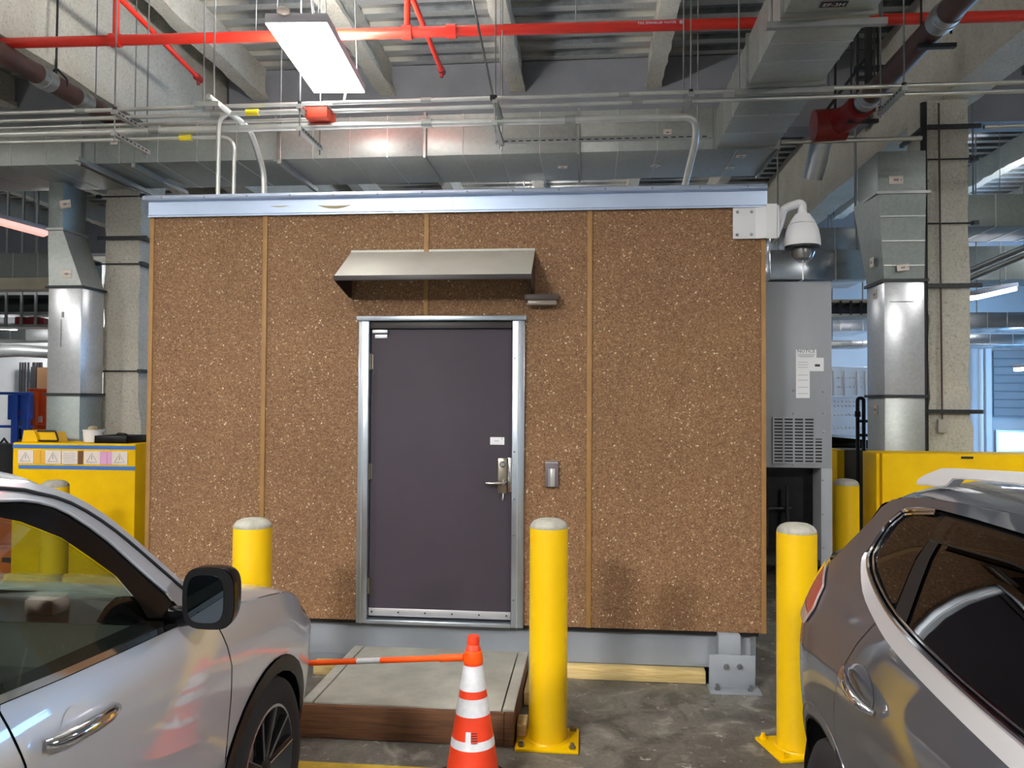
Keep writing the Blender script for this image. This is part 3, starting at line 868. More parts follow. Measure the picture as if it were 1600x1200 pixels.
class Car:
    def __init__(self, root, W, d): self.root, self.W, self.d = root, W, d

    def pt(self, X, Z, side=-1, off=0): return Vector((X, side * (self.W / 2 - self.d(X, Z) + off), Z))

    def patch(self, name, poly, m, side=-1, off=0, parent=None, step=.05, extra=None):
        mb = MB(); bm = mb.bm
        bm.faces.new([bm.verts.new((x, 0, z)) for x, z in poly])
        xs = [p[0] for p in poly]; zs = [p[1] for p in poly]
        for lo, hi, no in ((min(xs), max(xs), (1, 0, 0)), (min(zs), max(zs), (0, 0, 1))):
            n = int((hi - lo) / step)
            for i in range(1, n + 1):
                c = lo + (hi - lo) * i / (n + 1)
                bmesh.ops.bisect_plane(bm, geom=bm.verts[:] + bm.edges[:] + bm.faces[:], plane_co=(c if no[0] else 0, 0, c if no[2] else 0), plane_no=no, dist=1e-5)
        for v in bm.verts:
            e = extra(v.co.x, v.co.z) if extra else 0
            v.co = self.pt(v.co.x, v.co.z, side, off + e)
        bm.normal_update()
        bm.normal_update()
        if sum(f.normal.y * f.calc_area() for f in bm.faces) * side < 0:
            bmesh.ops.reverse_faces(bm, faces=bm.faces[:])
        return mb.build(name, m, parent or self.root, smooth=50, fix=False)

    def line(self, name, path, r, m, side=-1, off=0, parent=None, n=8, step=.04):
        pts = []
        for (x0, z0), (x1, z1) in zip(path, path[1:]):
            k = max(1, int(math.hypot(x1 - x0, z1 - z0) / step))
            pts += [self.pt(x0 + (x1 - x0) * i / k, z0 + (z1 - z0) * i / k, side, off) for i in range(k)]
        pts.append(self.pt(*path[-1], side, off))
        return MB().tube(pts, r, n).build(name, m, parent or self.root)


def arc(cx, cz, r, a0, a1, n=14):
    return [(cx + r * math.cos(math.radians(a0 + (a1 - a0) * i / n)), cz + r * math.sin(math.radians(a0 + (a1 - a0) * i / n))) for i in range(n + 1)]


def band(cx, cz, r0, r1, a0, a1): return arc(cx, cz, r1, a0, a1) + arc(cx, cz, r0, a1, a0)


def smooth_path(p, n=4):
    out = []
    for i in range(len(p) - 1):
        p0, p1, p2, p3 = p[max(0, i - 1)], p[i], p[i + 1], p[min(len(p) - 1, i + 2)]
        for k in range(n):
            t = k / n
            out.append(tuple(.5 * (2 * p1[j] + (p2[j] - p0[j]) * t + (2 * p0[j] - 5 * p1[j] + 4 * p2[j] - p3[j]) * t * t + (3 * p1[j] - p0[j] - 3 * p2[j] + p3[j]) * t ** 3) for j in (0, 1)))
    out.append(p[-1]); return out


def wheel(root, x, y, side, r, w, rr, style):
    t = MB()
    s = side
    pr = [(rr, -w / 2 + .01), (rr + .03, -w / 2), (r - .045, -w / 2), (r - .012, -w / 2 + .018), (r, -w / 2 + .05), (r, w / 2 - .05), (r - .012, w / 2 - .018), (r - .045, w / 2), (rr + .03, w / 2), (rr, w / 2 - .01), (rr - .01, 0), (rr, -w / 2 + .01)]
    t.lathe(pr, (x, y, r), 48, 'Y', cap=False)
    ty = t.build('wheel', 'tyre', root)
    yo = y + s * (w / 2 - .012)
    L = MB().lathe([(rr, yo - s * .03), (rr + .004, yo), (rr - .012, yo + s * .002), (rr - .016, yo - s * .06), (rr - .02, y - s * .08)], (x, 0, r), 48, 'Y', cap=False)
    L.build('rim_lip', 'rimlip', ty)
    MB().lathe([(0, y - s * .03), (rr * .62, y - s * .03), (rr * .62, y - s * .05), (0, y - s * .05)], (x, 0, r), 32, 'Y').build('brake_disc', 'strut', ty)
    MB().lathe([(0, y - s * .08), (rr - .015, y - s * .08)], (x, 0, r), 32, 'Y', cap=False).build('rim_back', 'black', ty)
    for k in range(5):
        a = 2 * PI * k / 5 + .4
        for dd in (-.16, .16):
            sp = MB()
            c0, c1 = a + dd * .5, a + dd * 1.6
            P0 = Vector((x + .05 * math.cos(c0), yo - s * .035, r + .05 * math.sin(c0))); P1 = Vector((x + (rr - .012) * math.cos(c1), yo - s * .012, r + (rr - .012) * math.sin(c1)))
            dr_ = (P1 - P0); ln = dr_.length
            sp.obox((P0 + P1) / 2, dr_, (0, 1, 0), dr_.cross(Vector((0, 1, 0))), ln, .035, .028, .006)
            so = sp.build('spoke', 'rim', ty)
            for e in (-1, 1):
                q = dr_.cross(Vector((0, 1, 0))).normalized() * .012 * e + Vector((0, s * .018, 0))
                pass
            q = dr_.cross(Vector((0, 1, 0))).normalized() * (.012 if dd > 0 else -.012) + Vector((0, s * .0185, 0))
            MB().tube([P0 + q, P1 + q], .0035, 6).build('spoke_edge', 'rimlip', ty)
    MB().lathe([(0, yo - s * .005), (.03, yo - s * .007), (.05, yo - s * .02), (.055, yo - s * .05)], (x, 0, r), 20, 'Y').build('hub_cap', 'rim', ty)
    return ty


def seat(root, X, Y, m):
    mb = MB(); mb.box(X - .25, X + .25, Y - .25, Y + .25, .55, .72, .05)
    o = mb.build('seat', m, root)
    MB().obox((X - .33, Y, 1.0), (1, 0, -.25), (0, 1, 0), (.25, 0, 1), .14, .48, .62, .05).build('seat_back', m, o)
    MB().obox((X - .42, Y, 1.42), (1, 0, -.2), (0, 1, 0), (.2, 0, 1), .09, .26, .17, .04).build('head_rest', m, o)
    MB().cyl((X - .41, Y - .06, 1.28), (X - .42, Y - .06, 1.38), .008).cyl((X - .41, Y + .06, 1.28), (X - .42, Y + .06, 1.38), .008).build('rest_rod', 'chromehw', o)


# ------------------------------------------------------------------ silver car at the left (nose towards the shelter)
WL = 1.94
lc = thing('silver_car', 'silver four-door car parked nose in at the left, black door mirror', 'car', (2.0 - WL / 2, -2.42, 0), PI / 2, local=True)
C = Car(lc, WL, dL)
gap = [(-.515, 1.144), (-.465, 1.054), (-.430, .97), (-.426, .851), (-.423, .605), (-.423, .36)]
fen_top = smooth_path([(-.53, 1.182), (-.32, 1.175), (-.16, 1.155), (0, 1.135), (.14, 1.112), (.28, 1.075), (.42, 1.015), (.52, .945)], 3)
g1 = [(x + .004, z) for x, z in gap]; g2 = [(x - .004, z) for x, z in gap]
ar = arc(0, .385, .475, 3, 177, 22)
fender = [(.60, .42)] + ar + [(-.473, .36)] + g1[::-1] + fen_top + [(.60, .86)]
upc = [(-.69, 1.205), (-.742, 1.321), (-.829, 1.414), (-.929, 1.526), (-1.05, 1.628), (-1.154, 1.677), (-1.293, 1.698), (-1.6, 1.715), (-2.3, 1.715), (-2.9, 1.68), (-3.25, 1.60)]
rooft = [(-.54, 1.19), (-.63, 1.335), (-.724, 1.437), (-.813, 1.530), (-.899, 1.610), (-1.005, 1.683), (-1.1, 1.722), (-1.211, 1.750), (-1.6, 1.777), (-2.3, 1.777), (-3.0, 1.735), (-3.45, 1.65)]
gin = [(-.80, 1.249), (-.885, 1.27), (-.892, 1.31), (-.905, 1.338), (-.952, 1.419), (-1.024, 1.484), (-1.123, 1.568), (-1.252, 1.634), (-1.326, 1.657), (-1.66, 1.678)]
rgap = [(-1.575, 1.235), (-1.561, 1.171), (-1.54, 1.094), (-1.515, .95), (-1.50, .75), (-1.50, .36)]
belt = [(-.715, 1.207), (-.815, 1.212), (-1.051, 1.220), (-1.341, 1.232), (-1.565, 1.245)]
for s in (-1, 1):
    C.patch('front_fender', fender, 'paintL', s, step=.045)
    C.patch('wheel_arch_trim', band(0, .385, .405, .472, 2, 178), 'plastic', s, .010)
    C.patch('fender_liner', [(.6, .36), (.6, .95), (.2, 1.1), (-.9, 1.15), (-2.6, 1.2), (-3.6, 1.15), (-3.6, .4), (-3.4, .4)] + arc(-2.915, .385, .46, 2, 178) + [(-2.4, .38), (-.5, .38)] + arc(0, .385, .46, 178, 2), 'black', s, -.02, step=.12)
    fd = C.patch('front_door', g2[::-1] + [(-.535, 1.175)] + belt + [(x + .003, z) for x, z in rgap], 'paintL', s, step=.05)
    C.patch('door_trim', [(-.55, .5), (-.56, 1.17), (-.8, 1.235), (-1.6, 1.25), (-1.6, .5)], 'interior', s, -.10, fd, .1)
    rd = C.patch('rear_door', [(x - .005, z) for x, z in rgap[::-1]] + [(-2.1, 1.255), (-2.62, 1.26), (-2.66, 1.0), (-2.6, .78)] + arc(-2.915, .385, .475, 52, 8, 6) + [(-2.42, .36)], 'paintL', s, step=.07)
    C.patch('door_trim', [(-1.62, .5), (-1.62, 1.25), (-2.6, 1.26), (-2.6, .9)], 'interior', s, -.10, rd, .12)
    C.patch('rear_quarter', [(-2.67, 1.26), (-2.665, 1.0), (-2.61, .79)] + arc(-2.915, .385, .475, 58, 172, 12) + [(-3.7, .45), (-3.75, .9), (-3.72, 1.2), (-3.6, 1.4), (-3.45, 1.65), (-3.2, 1.58), (-3.3, 1.30)], 'paintL', s, step=.07)
    C.patch('wheel_arch_trim', band(-2.915, .385, .405, .472, 2, 178), 'plastic', s, .010)
    C.patch('roof_rail_panel', smooth_path(rooft, 2) + smooth_path(upc, 2)[::-1], 'paintL', s, step=.05)
    C.patch('window_surround', smooth_path(upc[:8], 2) + [(-1.66, 1.715)] + gin[::-1] + [(-.72, 1.212)], 'gloss', s, -.008, step=.05)
    C.patch('pillar', [(-1.66, 1.25), (-1.66, 1.715), (-1.80, 1.715), (-1.80, 1.25)], 'gloss', s, -.008)
    C.patch('window_surround', [(-1.8, 1.715), (-2.3, 1.715), (-2.9, 1.68), (-3.25, 1.60), (-3.28, 1.30), (-3.15, 1.28), (-3.10, 1.58), (-2.8, 1.64), (-2.3, 1.685), (-1.8, 1.685)], 'gloss', s, -.008, step=.1)
    gl = [(-.80, 1.235), (-1.66, 1.25)] + gin[:0:-1]
    C.patch('side_glass', gl, 'glassL', s, -.014, step=.08)
    C.patch('side_glass', [(-1.80, 1.25), (-3.15, 1.28), (-3.10, 1.58), (-2.8, 1.64), (-2.3, 1.685), (-1.8, 1.685)], 'glassL', s, -.014, step=.15)
    C.patch('belt_trim', [(-.735, 1.213), (-.81, 1.215), (-1.05, 1.224), (-1.34, 1.236), (-1.6, 1.251), (-2.6, 1.264), (-2.6, 1.282), (-1.6, 1.269), (-1.34, 1.254), (-1.05, 1.242), (-.81, 1.232)], 'chrome', s, .004, step=.06)
    C.line('chrome_line', smooth_path(upc[1:], 2), .005, 'satin', s, -.002)
    C.line('roof_groove', smooth_path([(-.60, 1.262), (-.654, 1.323), (-.746, 1.419), (-.833, 1.507), (-.921, 1.586), (-1.026, 1.658), (-1.133, 1.699), (-1.254, 1.727), (-1.6, 1.75), (-2.3, 1.75), (-3.0, 1.71)], 2), .007, 'black', s, -.001)
    # door handles: a chrome pull over a recess
    for hx, hz, par in ((-1.34, 1.112, fd), (-2.42, 1.125, rd)):
        C.patch('handle_recess', arc(hx - .01, hz - .004, .055, 0, 360, 20)[:-1], 'paintL', s, .0015, par, .03, extra=lambda x, z: 0)
        pts = [C.pt(hx + u * .14, hz + u * -.004, s, o_) for u, o_ in ((-1, .012), (-.85, .03), (-.5, .042), (0, .045), (.5, .042), (.85, .03), (1, .012))]
        mb = MB(); mb.tube(pts, [.014, .020, .022, .023, .022, .020, .014], 12)
        mb.build('door_handle', 'chrome', par, xf=None)
    # mirror
    mc = Vector((-.77, s * (WL / 2 + .075), 1.312))
    mr = MB(); mr.tube([C.pt(-.74, 1.235, s, -.03), Vector((-.75, s * (WL / 2 + .0), 1.245)), Vector((-.76, s * (WL / 2 + .05), 1.27))], [.04, .032, .03], 12)
    hs = []
    for i in range(7):
        q = i / 6; hs.append(q)
    def shell(u, v):
        a = 2 * PI * u; q = v
        ce, se = math.cos(a), math.sin(a)
        n_ = 3.4
        rx = math.copysign(abs(ce) ** (2 / n_), ce); rz_ = math.copysign(abs(se) ** (2 / n_), se)
        k = math.sqrt(max(0, 1 - (q * .97) ** 2.6))
        return (mc.x + q * .13 - .01, mc.y + s * rx * .092 * k, mc.z + rz_ * .104 * k + .012 * q)
    mr.grid(shell, 32, 8)
    mo = mr.build('door_mirror', 'gloss', lc, fix=True)
    fm = MB(); n_ = 3.4; outl = []
    for i in range(32):
        a = 2 * PI * i / 32; ce, se = math.cos(a), math.sin(a)
        outl.append((math.copysign(abs(ce) ** (2 / n_), ce), math.copysign(abs(se) ** (2 / n_), se)))
    fm.prism([(mc.y + s * p * .090, mc.z + q * .102) for p, q in outl], 'X', mc.x - .016, mc.x - .010); fm.build('mirror_bezel', 'plastic', mo)
    gm = MB(); gm.prism([(mc.y + s * p * .064 - s * .008, mc.z + q * .080) for p, q in outl], 'X', mc.x - .0185, mc.x - .0165); gm.build('mirror_glass', 'mirror', mo)
    for wx in (0, -2.915): wheel(lc, wx, s * (WL / 2 - .135), s, .385, .25, .265, 0)
    # arch wells
    for wx in (0, -2.915):
        MB().lathe([(.44, s * (WL / 2 - .05)), (.44, s * (WL / 2 - .42)), (.0, s * (WL / 2 - .42))], (wx, 0, .44), 24, 'Y', cap=False).build('wheel_well', 'black', lc)


def edge(X): return pchip([(q[0], q[1]) for q in sorted(fen_top)], X)


def hw(X, Z): return WL / 2 - dL(X, Z)


def hood(u, v):
    X = -.47 + u * .99; zz = edge(max(-.53, min(.52, X))); y = (2 * v - 1); h = hw(X, zz) - .004
    nose = 1 - abs(y) ** 3
    return (X + (.30 * u ** 2) * (1 - y * y), y * h, zz + .055 * (1 - y ** 4) * (1 - .5 * u) + .006 - .05 * u ** 3 * (1 - y * y))


MB().grid(hood, 22, 24).build('bonnet', 'paintL', lc, smooth=60)
hoodline = [Vector(hood(i / 20, 0)) for i in range(21)]


def fascia(u, v):
    Z = .30 + u * .66; y = 2 * v - 1; X0 = .598; h = hw(X0, Z) + .001
    Xc = X0 + (.34 - .08 * abs(u - .5)) * (1 - abs(y) ** 3.5)
    return (Xc, y * h, Z)


MB().grid(fascia, 10, 28).build('front_bumper', 'paintL', lc, smooth=60)
box('grille', 'gloss', lc, .90, .935, -.5, .5, .72, .88, .01)
for s in (-1, 1):
    box('headlamp', 'tailclear', lc, .70, .86, s * .56, s * .74, .80, .90, .03)


def wshield(u, v):
    y = 2 * v - 1
    X, Z = -.545 - u * .60, 1.195 + 0
    k = u * (len(rooft[:7]) - 1); i = min(int(k), 5); f_ = k - i
    X = rooft[i][0] + (rooft[i + 1][0] - rooft[i][0]) * f_; Z = rooft[i][1] + (rooft[i + 1][1] - rooft[i][1]) * f_
    h = hw(X, Z) - .01
    return (X + .14 * (1 - y * y), y * h, Z + .015 * (1 - y * y))


MB().grid(wshield, 10, 16).build('windscreen', 'glassL', lc, smooth=60)


def rooff(u, v):
    y = 2 * v - 1; k = u
    X = -1.1 - u * 2.35; Z = pchip(sorted((q[0], q[1]) for q in rooft), X); h = hw(X, Z)
    return (X + .14 * (1 - y * y) * (1 - u), y * h, Z + .045 * (1 - y ** 4))


MB().grid(rooff, 20, 20).build('roof', 'paintL', lc, smooth=60)


def tailg(u, v):
    Z = .4 + u * 1.25; y = 2 * v - 1; X0 = pchip([(.4, -3.7), (.9, -3.75), (1.2, -3.72), (1.4, -3.6), (1.65, -3.45)], Z)
    return (X0 - .14 * (1 - abs(y) ** 4), y * hw(X0, Z), Z)


MB().grid(tailg, 12, 20).build('tailgate', 'paintL', lc, smooth=60)
# cabin
box('floor_pan', 'interior', lc, -3.6, .5, -.72, .72, .28, .5)
dash = MB(); dash.prism([(-.50, .6), (-.50, 1.13), (-.62, 1.15), (-.95, 1.12), (-1.05, 1.0), (-1.0, .75), (-.9, .6)], 'Y', -.80, .80)
dash.build('dashboard', 'interior2', lc)
sw_ = MB(); cwx, cwy, cwz = -1.22, .38, 1.02
sw_.tube([(cwx - .19 * math.sin(a) * .42, cwy + .19 * math.cos(a), cwz + .19 * math.sin(a) * .9) for a in [i * PI / 12 for i in range(25)]], .016, 8).cyl((cwx + .02, cwy, cwz), (-1.0, cwy, .95), .03).build('steering_wheel', 'interior', lc)
for y_ in (-.4, .4):
    seat(lc, -1.75, y_, 'interior'); seat(lc, -2.75, y_, 'interior')
MB().obox((-1.02, 0, 1.60), (.3, 0, 1), (0, 1, 0), (1, 0, -.3), .07, .24, .02, .008).build('rear_view_mirror', 'plastic', lc)

# ------------------------------------------------------------------ dark grey car at the right (tail towards the shelter)
WR = 1.84
rc = thing('grey_car', 'dark grey car parked tail in at the right, silver roof rails and chrome window trim', 'car', (4.2 + WR / 2, -2.70, 0), -PI / 2, local=True)
C = Car(rc, WR, dR)
dg = [(.389, 1.275), (.329, 1.188), (.275, 1.085), (.212, .97), (.19, .88), (.205, .80)]
trim_lo = smooth_path([(.040, 1.437), (.055, 1.40), (.185, 1.325), (.373, 1.278), (.582, 1.245), (.914, 1.222), (1.4, 1.205), (2.0, 1.195)], 3)
trim_hi = smooth_path([(.045, 1.438), (.09, 1.40), (.20, 1.355), (.385, 1.310), (.59, 1.283), (.95, 1.262), (1.4, 1.250), (2.05, 1.245)], 3)
top_in = [(.048, 1.45), (.068, 1.546), (.105, 1.595), (.145, 1.613), (.325, 1.637), (.864, 1.641), (1.3, 1.635), (1.7, 1.60), (2.0, 1.50), (2.35, 1.26)]
ditch = [(-.055, 1.592), (-.02, 1.625), (.08, 1.647), (.187, 1.656), (.48, 1.669), (.74, 1.675), (1.3, 1.67), (1.75, 1.635), (2.1, 1.51), (2.5, 1.25)]
hatch = [(-.45, 1.10), (-.46, 1.20), (-.45, 1.31), (-.30, 1.385), (-.229, 1.433), (-.16, 1.51), (-.10, 1.585)]
tail = [(-.45, 1.105), (-.225, 1.106), (-.153, 1.181), (-.162, 1.267), (-.30, 1.318), (-.45, 1.325)]
for s in (-1, 1):
    ars = arc(0, .365, .43, 178, 66, 14)
    q1 = [(x - .003, z) for x, z in dg]
    quarter = [(-.46, .62), (-.44, .42)] + ars + q1[::-1] + [q for q in trim_lo if q[0] < .385][::-1] + smooth_path(top_in, 2)[1:] + ditch[::-1] + [(-.07, 1.54), (-.11, 1.49), (-.165, 1.43), (-.235, 1.37), (-.30, 1.34), (-.45, 1.33)]
    C.patch('rear_quarter', quarter, 'paintR', s, step=.04)
    arf = arc(0, .365, .432, 52, 4, 8)
    rd = C.patch('rear_door', [(x + .003, z) for x, z in dg] + [(.24, .76)] + arf + [(.46, .33), (1.28, .33), (1.33, .8), (1.36, 1.2)] + [q for q in trim_lo if .39 < q[0] < 1.36][::-1], 'paintR', s, step=.045)
    C.patch('door_trim', [(.5, .5), (.45, 1.2), (1.3, 1.2), (1.28, .5)], 'interior', s, -.10, rd, .12)
    C.patch('front_door', [(1.29, .33), (1.34, .8), (1.37, 1.2)] + [q for q in trim_lo if q[0] > 1.37] + [(2.15, 1.19), (2.2, .9), (2.15, .33)], 'paintR', s, step=.08)
    C.patch('front_fender', [(2.155, .33), (2.205, .9), (2.155, 1.19), (2.5, 1.16), (3.0, 1.06), (3.4, .92), (3.45, .4)] + arc(2.706, .365, .43, 4, 176) + [(2.27, .33)], 'paintR', s, step=.08)
    C.patch('body_liner', [(-.40, .6), (-.35, 1.0), (.0, 1.35), (.4, 1.25), (2.5, 1.15), (3.3, .9), (3.3, .5)] + arc(2.706, .365, .425, 4, 176) + arc(0, .365, .425, 4, 176), 'black', s, -.02, step=.12)
    C.patch('wheel_arch_lip', band(0, .365, .418, .436, 3, 177), 'plastic', s, -.002)
    C.line('wheel_arch_crease', arc(0, .365, .475, 10, 165, 20), .003, 'paintR', s, .0005)
    # shoulder ledge below the windows; pale silver stands in for the light it reflects
    n_ = len(trim_lo)
    sh_ = MB(); sh_.grid(lambda u, v: C.pt(trim_lo[min(n_ - 1, round(u * (n_ - 1)))][0] * (1 - v) + trim_hi[min(n_ - 1, round(u * (n_ - 1)))][0] * v, trim_lo[min(n_ - 1, round(u * (n_ - 1)))][1] * (1 - v) + trim_hi[min(n_ - 1, round(u * (n_ - 1)))][1] * v, s, .004 - .022 * v), n_ - 1, 4)
    sh_.build('shoulder', 'satin', rc)
    C.line('chrome_trim', smooth_path([(.33, 1.632), (.15, 1.610), (.105, 1.588), (.072, 1.54), (.055, 1.45), (.09, 1.405), (.20, 1.36), (.39, 1.316), (.60, 1.290), (.95, 1.268), (1.4, 1.256), (2.05, 1.25)], 3), .0085, 'chrome', s, -.008)
    C.line('chrome_trim', smooth_path([(.33, 1.622), (.165, 1.598), (.125, 1.575), (.095, 1.53), (.085, 1.455), (.11, 1.42), (.21, 1.375), (.40, 1.33), (.61, 1.303), (.95, 1.281), (1.4, 1.269)], 3), .005, 'chrome', s, -.012)
    sur = smooth_path(top_in, 2)
    C.patch('window_surround', [(.05, 1.43), (.07, 1.40), (.20, 1.35), (.385, 1.305), (.59, 1.28), (.95, 1.258), (1.4, 1.246), (2.35, 1.24)] + smooth_path(top_in, 2)[::-1], 'gloss', s, -.022, step=.06)
    C.patch('quarter_glass', smooth_path([(.106, 1.44), (.125, 1.53), (.155, 1.580), (.25, 1.605), (.415, 1.609)], 2) + [(.385, 1.485), (.415, 1.345), (.38, 1.335), (.268, 1.368), (.14, 1.41)], 'glassR', s, -.016, step=.06)
    C.patch('pillar_trim', [(.425, 1.622), (.475, 1.622), (.485, 1.50), (.545, 1.31), (.60, 1.295), (.44, 1.328), (.405, 1.48)], 'plastic', s, -.010)
    C.patch('rear_door_glass', [(.49, 1.612), (1.26, 1.615), (1.34, 1.262), (.95, 1.275), (.62, 1.298), (.56, 1.312), (.50, 1.50)], 'glassR', s, -.015, step=.06)
    C.patch('pillar_trim', [(1.27, 1.615), (1.35, 1.26), (1.45, 1.258), (1.38, 1.61)], 'gloss', s, -.010)
    C.patch('front_door_glass', [(1.39, 1.605), (1.46, 1.258), (2.2, 1.26), (1.95, 1.46), (1.7, 1.575)], 'glassR', s, -.015, step=.08)
    C.patch('rain_visor', [(.455, 1.628), (.864, 1.634), (1.27, 1.628), (1.27, 1.565), (.93, 1.578), (.475, 1.558)], 'visor', s, .018, step=.05)
    C.line('visor_edge', [(.475, 1.558), (.93, 1.578), (1.27, 1.565)], .003, 'gloss', s, .018)
    # tail lamp
    tl = C.patch('tail_lamp', tail, 'tailred', s, .012, step=.03)
    C.patch('lamp_clear_band', [(-.45, 1.107), (-.225, 1.109), (-.185, 1.150), (-.45, 1.175)], 'tailclear', s, .0135, tl, .03)
    C.line('lamp_edge', [(-.30, 1.318), (-.162, 1.267), (-.153, 1.181), (-.225, 1.106), (-.45, 1.105)], .005, 'tailclear', s, .009, tl)
    # chrome door handle over a bowl
    bw = MB()
    bw.grid(lambda u, v: C.pt(.455 + .115 * v * math.cos(2 * PI * u) * (1.0), 1.088 + .055 * v * math.sin(2 * PI * u) - .1 * .115 * v * math.cos(2 * PI * u), s, .002 - .018 * (1 - v ** 2)), 28, 6)
    bw.build('handle_bowl', 'satin', rd)
    pts = [C.pt(.475 + u * .14, 1.088 - u * .024, s, o_) for u, o_ in ((-1, .006), (-.8, .026), (-.45, .040), (0, .044), (.45, .041), (.8, .03), (1, .010))]
    MB().tube(pts, [.010, .016, .020, .021, .020, .016, .009], 14).build('door_handle', 'chrome', rd)
    MB().tube([C.pt(1.32 + 0 * u, 1.08, s, .0) for u in (0,)] + [C.pt(1.50, 1.075, s, .04), C.pt(1.62, 1.07, s, .01)], .016, 10).build('door_handle', 'chrome', rc)
    # silver roof rail
    rail = MB(); bmr = rail.bm; rings = []; y0 = s * (WR / 2 - .40)
    for X, zt_, zb2 in ((-.06, 1.700, 1.680), (-.02, 1.716, 1.680), (.03, 1.730, 1.685), (.10, 1.748, 1.688), (.14, 1.757, 1.690), (.20, 1.762, 1.700), (.25, 1.765, 1.728), (.30, 1.768, 1.734), (.65, 1.788, 1.751), (1.1, 1.79, 1.753), (1.5, 1.775, 1.735), (1.6, 1.765, 1.69), (1.75, 1.70, 1.67)):
        rings.append([bmr.verts.new((X, y0 - .022, zb2)), bmr.verts.new((X, y0 + .022, zb2)), bmr.verts.new((X, y0 + .014, zt_)), bmr.verts.new((X, y0 - .014, zt_))])
    for a, b in zip(rings, rings[1:]):
        for k in range(4): bmr.faces.new((a[k], a[(k + 1) % 4], b[(k + 1) % 4], b[k]))
    bmr.faces.new(rings[0]); bmr.faces.new(rings[-1])
    bmesh.ops.bevel(bmr, geom=[e for e in bmr.edges], offset=.004, segments=2, affect='EDGES')
    rail.build('roof_rail', 'railsilver', rc)
    for wx in (0, 2.706):
        wheel(rc, wx, s * (WR / 2 - .15), s, .36, .225, .225, 0)
        MB().lathe([(.425, s * (WR / 2 - .06)), (.425, s * (WR / 2 - .4)), (.0, s * (WR / 2 - .4))], (wx, 0, .38), 24, 'Y', cap=False).build('wheel_well', 'black', rc)


def hwr(X, Z): return WR / 2 - dR(X, Z)


def rroof(u, v):
    y = 2 * v - 1; X = -.09 + u * 1.9; Z = pchip(sorted(ditch), X); h = hwr(X, Z)
    return (X - .10 * (1 - y * y) * (1 - u), y * h, Z + .058 * (1 - y ** 4) + .012 * (1 - abs(y)))


MB().grid(rroof, 18, 20).build('roof', 'paintR', rc, smooth=60)


def rtail(u, v, z0, z1):
    Z = z0 + u * (z1 - z0); y = 2 * v - 1
    Xs = pchip([(.40, -.43), (.62, -.46), (1.1, -.455), (1.325, -.45), (1.335, -.325), (1.38, -.225), (1.433, -.165), (1.49, -.112), (1.54, -.072), (1.60, -.07)], Z)
    D = pchip([(.4, .44), (.75, .52), (1.1, .46), (1.32, .40), (1.6, .26)], Z)
    return (Xs - D * (1 - abs(y) ** 3) ** .7, y * hwr(Xs, Z) * 1.0, Z)


MB().grid(lambda u, v: rtail(u, v, .40, .80), 6, 32).build('rear_bumper', 'paintR', rc, smooth=60)
MB().grid(lambda u, v: rtail(u, v, .80, 1.325), 6, 32).build('tailgate', 'paintR', rc, smooth=60)
MB().grid(lambda u, v: rtail(u, v, 1.325, 1.60), 8, 32).build('rear_window', 'gloss', rc, smooth=60)
sp = MB(); sp.grid(lambda u, v: (-.09 - u * .16, (2 * v - 1) * (hwr(-.09, 1.62) - .06 - .10 * u), 1.635 + .045 * (1 - (2 * v - 1) ** 4) * (1 - .3 * u) - .008 * u), 4, 20)
sp.build('roof_spoiler', 'paintR', rc)


def rhood(u, v):
    X = 2.35 + u * 1.1; y = 2 * v - 1; Z = 1.19 - .27 * u ** 1.6
    return (X + .15 * u * (1 - y * y), y * (hwr(min(X, 3.4), 1.0) - .02), Z + .05 * (1 - y ** 4))


MB().grid(rhood, 12, 16).build('bonnet', 'paintR', rc, smooth=60)
MB().grid(lambda u, v: (pchip([(0, 2.45), (1, 1.78)], u) + .12 * (1 - (2 * v - 1) ** 2), (2 * v - 1) * (.83 - .27 * u), 1.24 + .42 * u), 8, 14).build('windscreen', 'glassL', rc, smooth=60)
MB().grid(lambda u, v: (3.44 + .16 * (1 - abs(2 * v - 1) ** 3), (2 * v - 1) * hwr(3.44, .7), .35 + .6 * u), 6, 16).build('front_bumper', 'paintR', rc, smooth=60)
box('floor_pan', 'interior', rc, -.6, 3.0, -.68, .68, .28, .5)
box('dashboard', 'interior2', rc, 1.95, 2.4, -.7, .7, .7, 1.12, .05)
for y_ in (-.38, .38):
    seat(rc, 1.35, y_, 'interior'); seat(rc, .5, y_, 'interior')
for o in [o for o in rc.children if o.name.startswith('seat')]: o.scale.x = -1; o.location.x = 2.0

# ================================================================== GUARD WALLS, COLUMNS, RISERS
CZ0, CZ1, CY0, CY1 = 4.31, 4.70, 1.60, 2.52
gw = thing('guard_wall', 'yellow guard wall at the left with blue tape and a row of paper sheets', 'guard wall', (-1.7, 1.85, 0))
g0, g1_ = at_y(20, 695, 1.6), at_y(212, 695, 1.6)
GZ = 1.55
box('front_block', 'yellow2', gw, g0.x, g1_.x, 1.6, 2.02, 0, GZ, .012)
box('return_block', 'yellow2', gw, g1_.x - .25, g1_.x - .005, 2.02, 3.0, 0, GZ, .012)
for q0, q1, y_ in ((20, 220, 698), (29, 216, 730)):
    a, b = at_y(q0, y_ - 3.5, 1.595), at_y(q1, y_ + 1.5, 1.595)
    box('tape_strip', 'tape', gw, a.x, min(b.x, g1_.x - .002), 1.594, 1.6, a.z - .036, a.z)
PAP = [(28.5, 52, 'paper', 1), (53, 63, 'paperorange', 0), (64, 70.5, 'paperorange', 0), (71, 95, 'paper', 1), (97, 121, 'paper', 2), (122.5, 129, 'paperbrown', 0), (131.5, 156, 'paper', 1), (156.5, 167, 'paperpink', 0), (168, 174.5, 'paperpink', 0), (175, 199, 'paper', 1)]
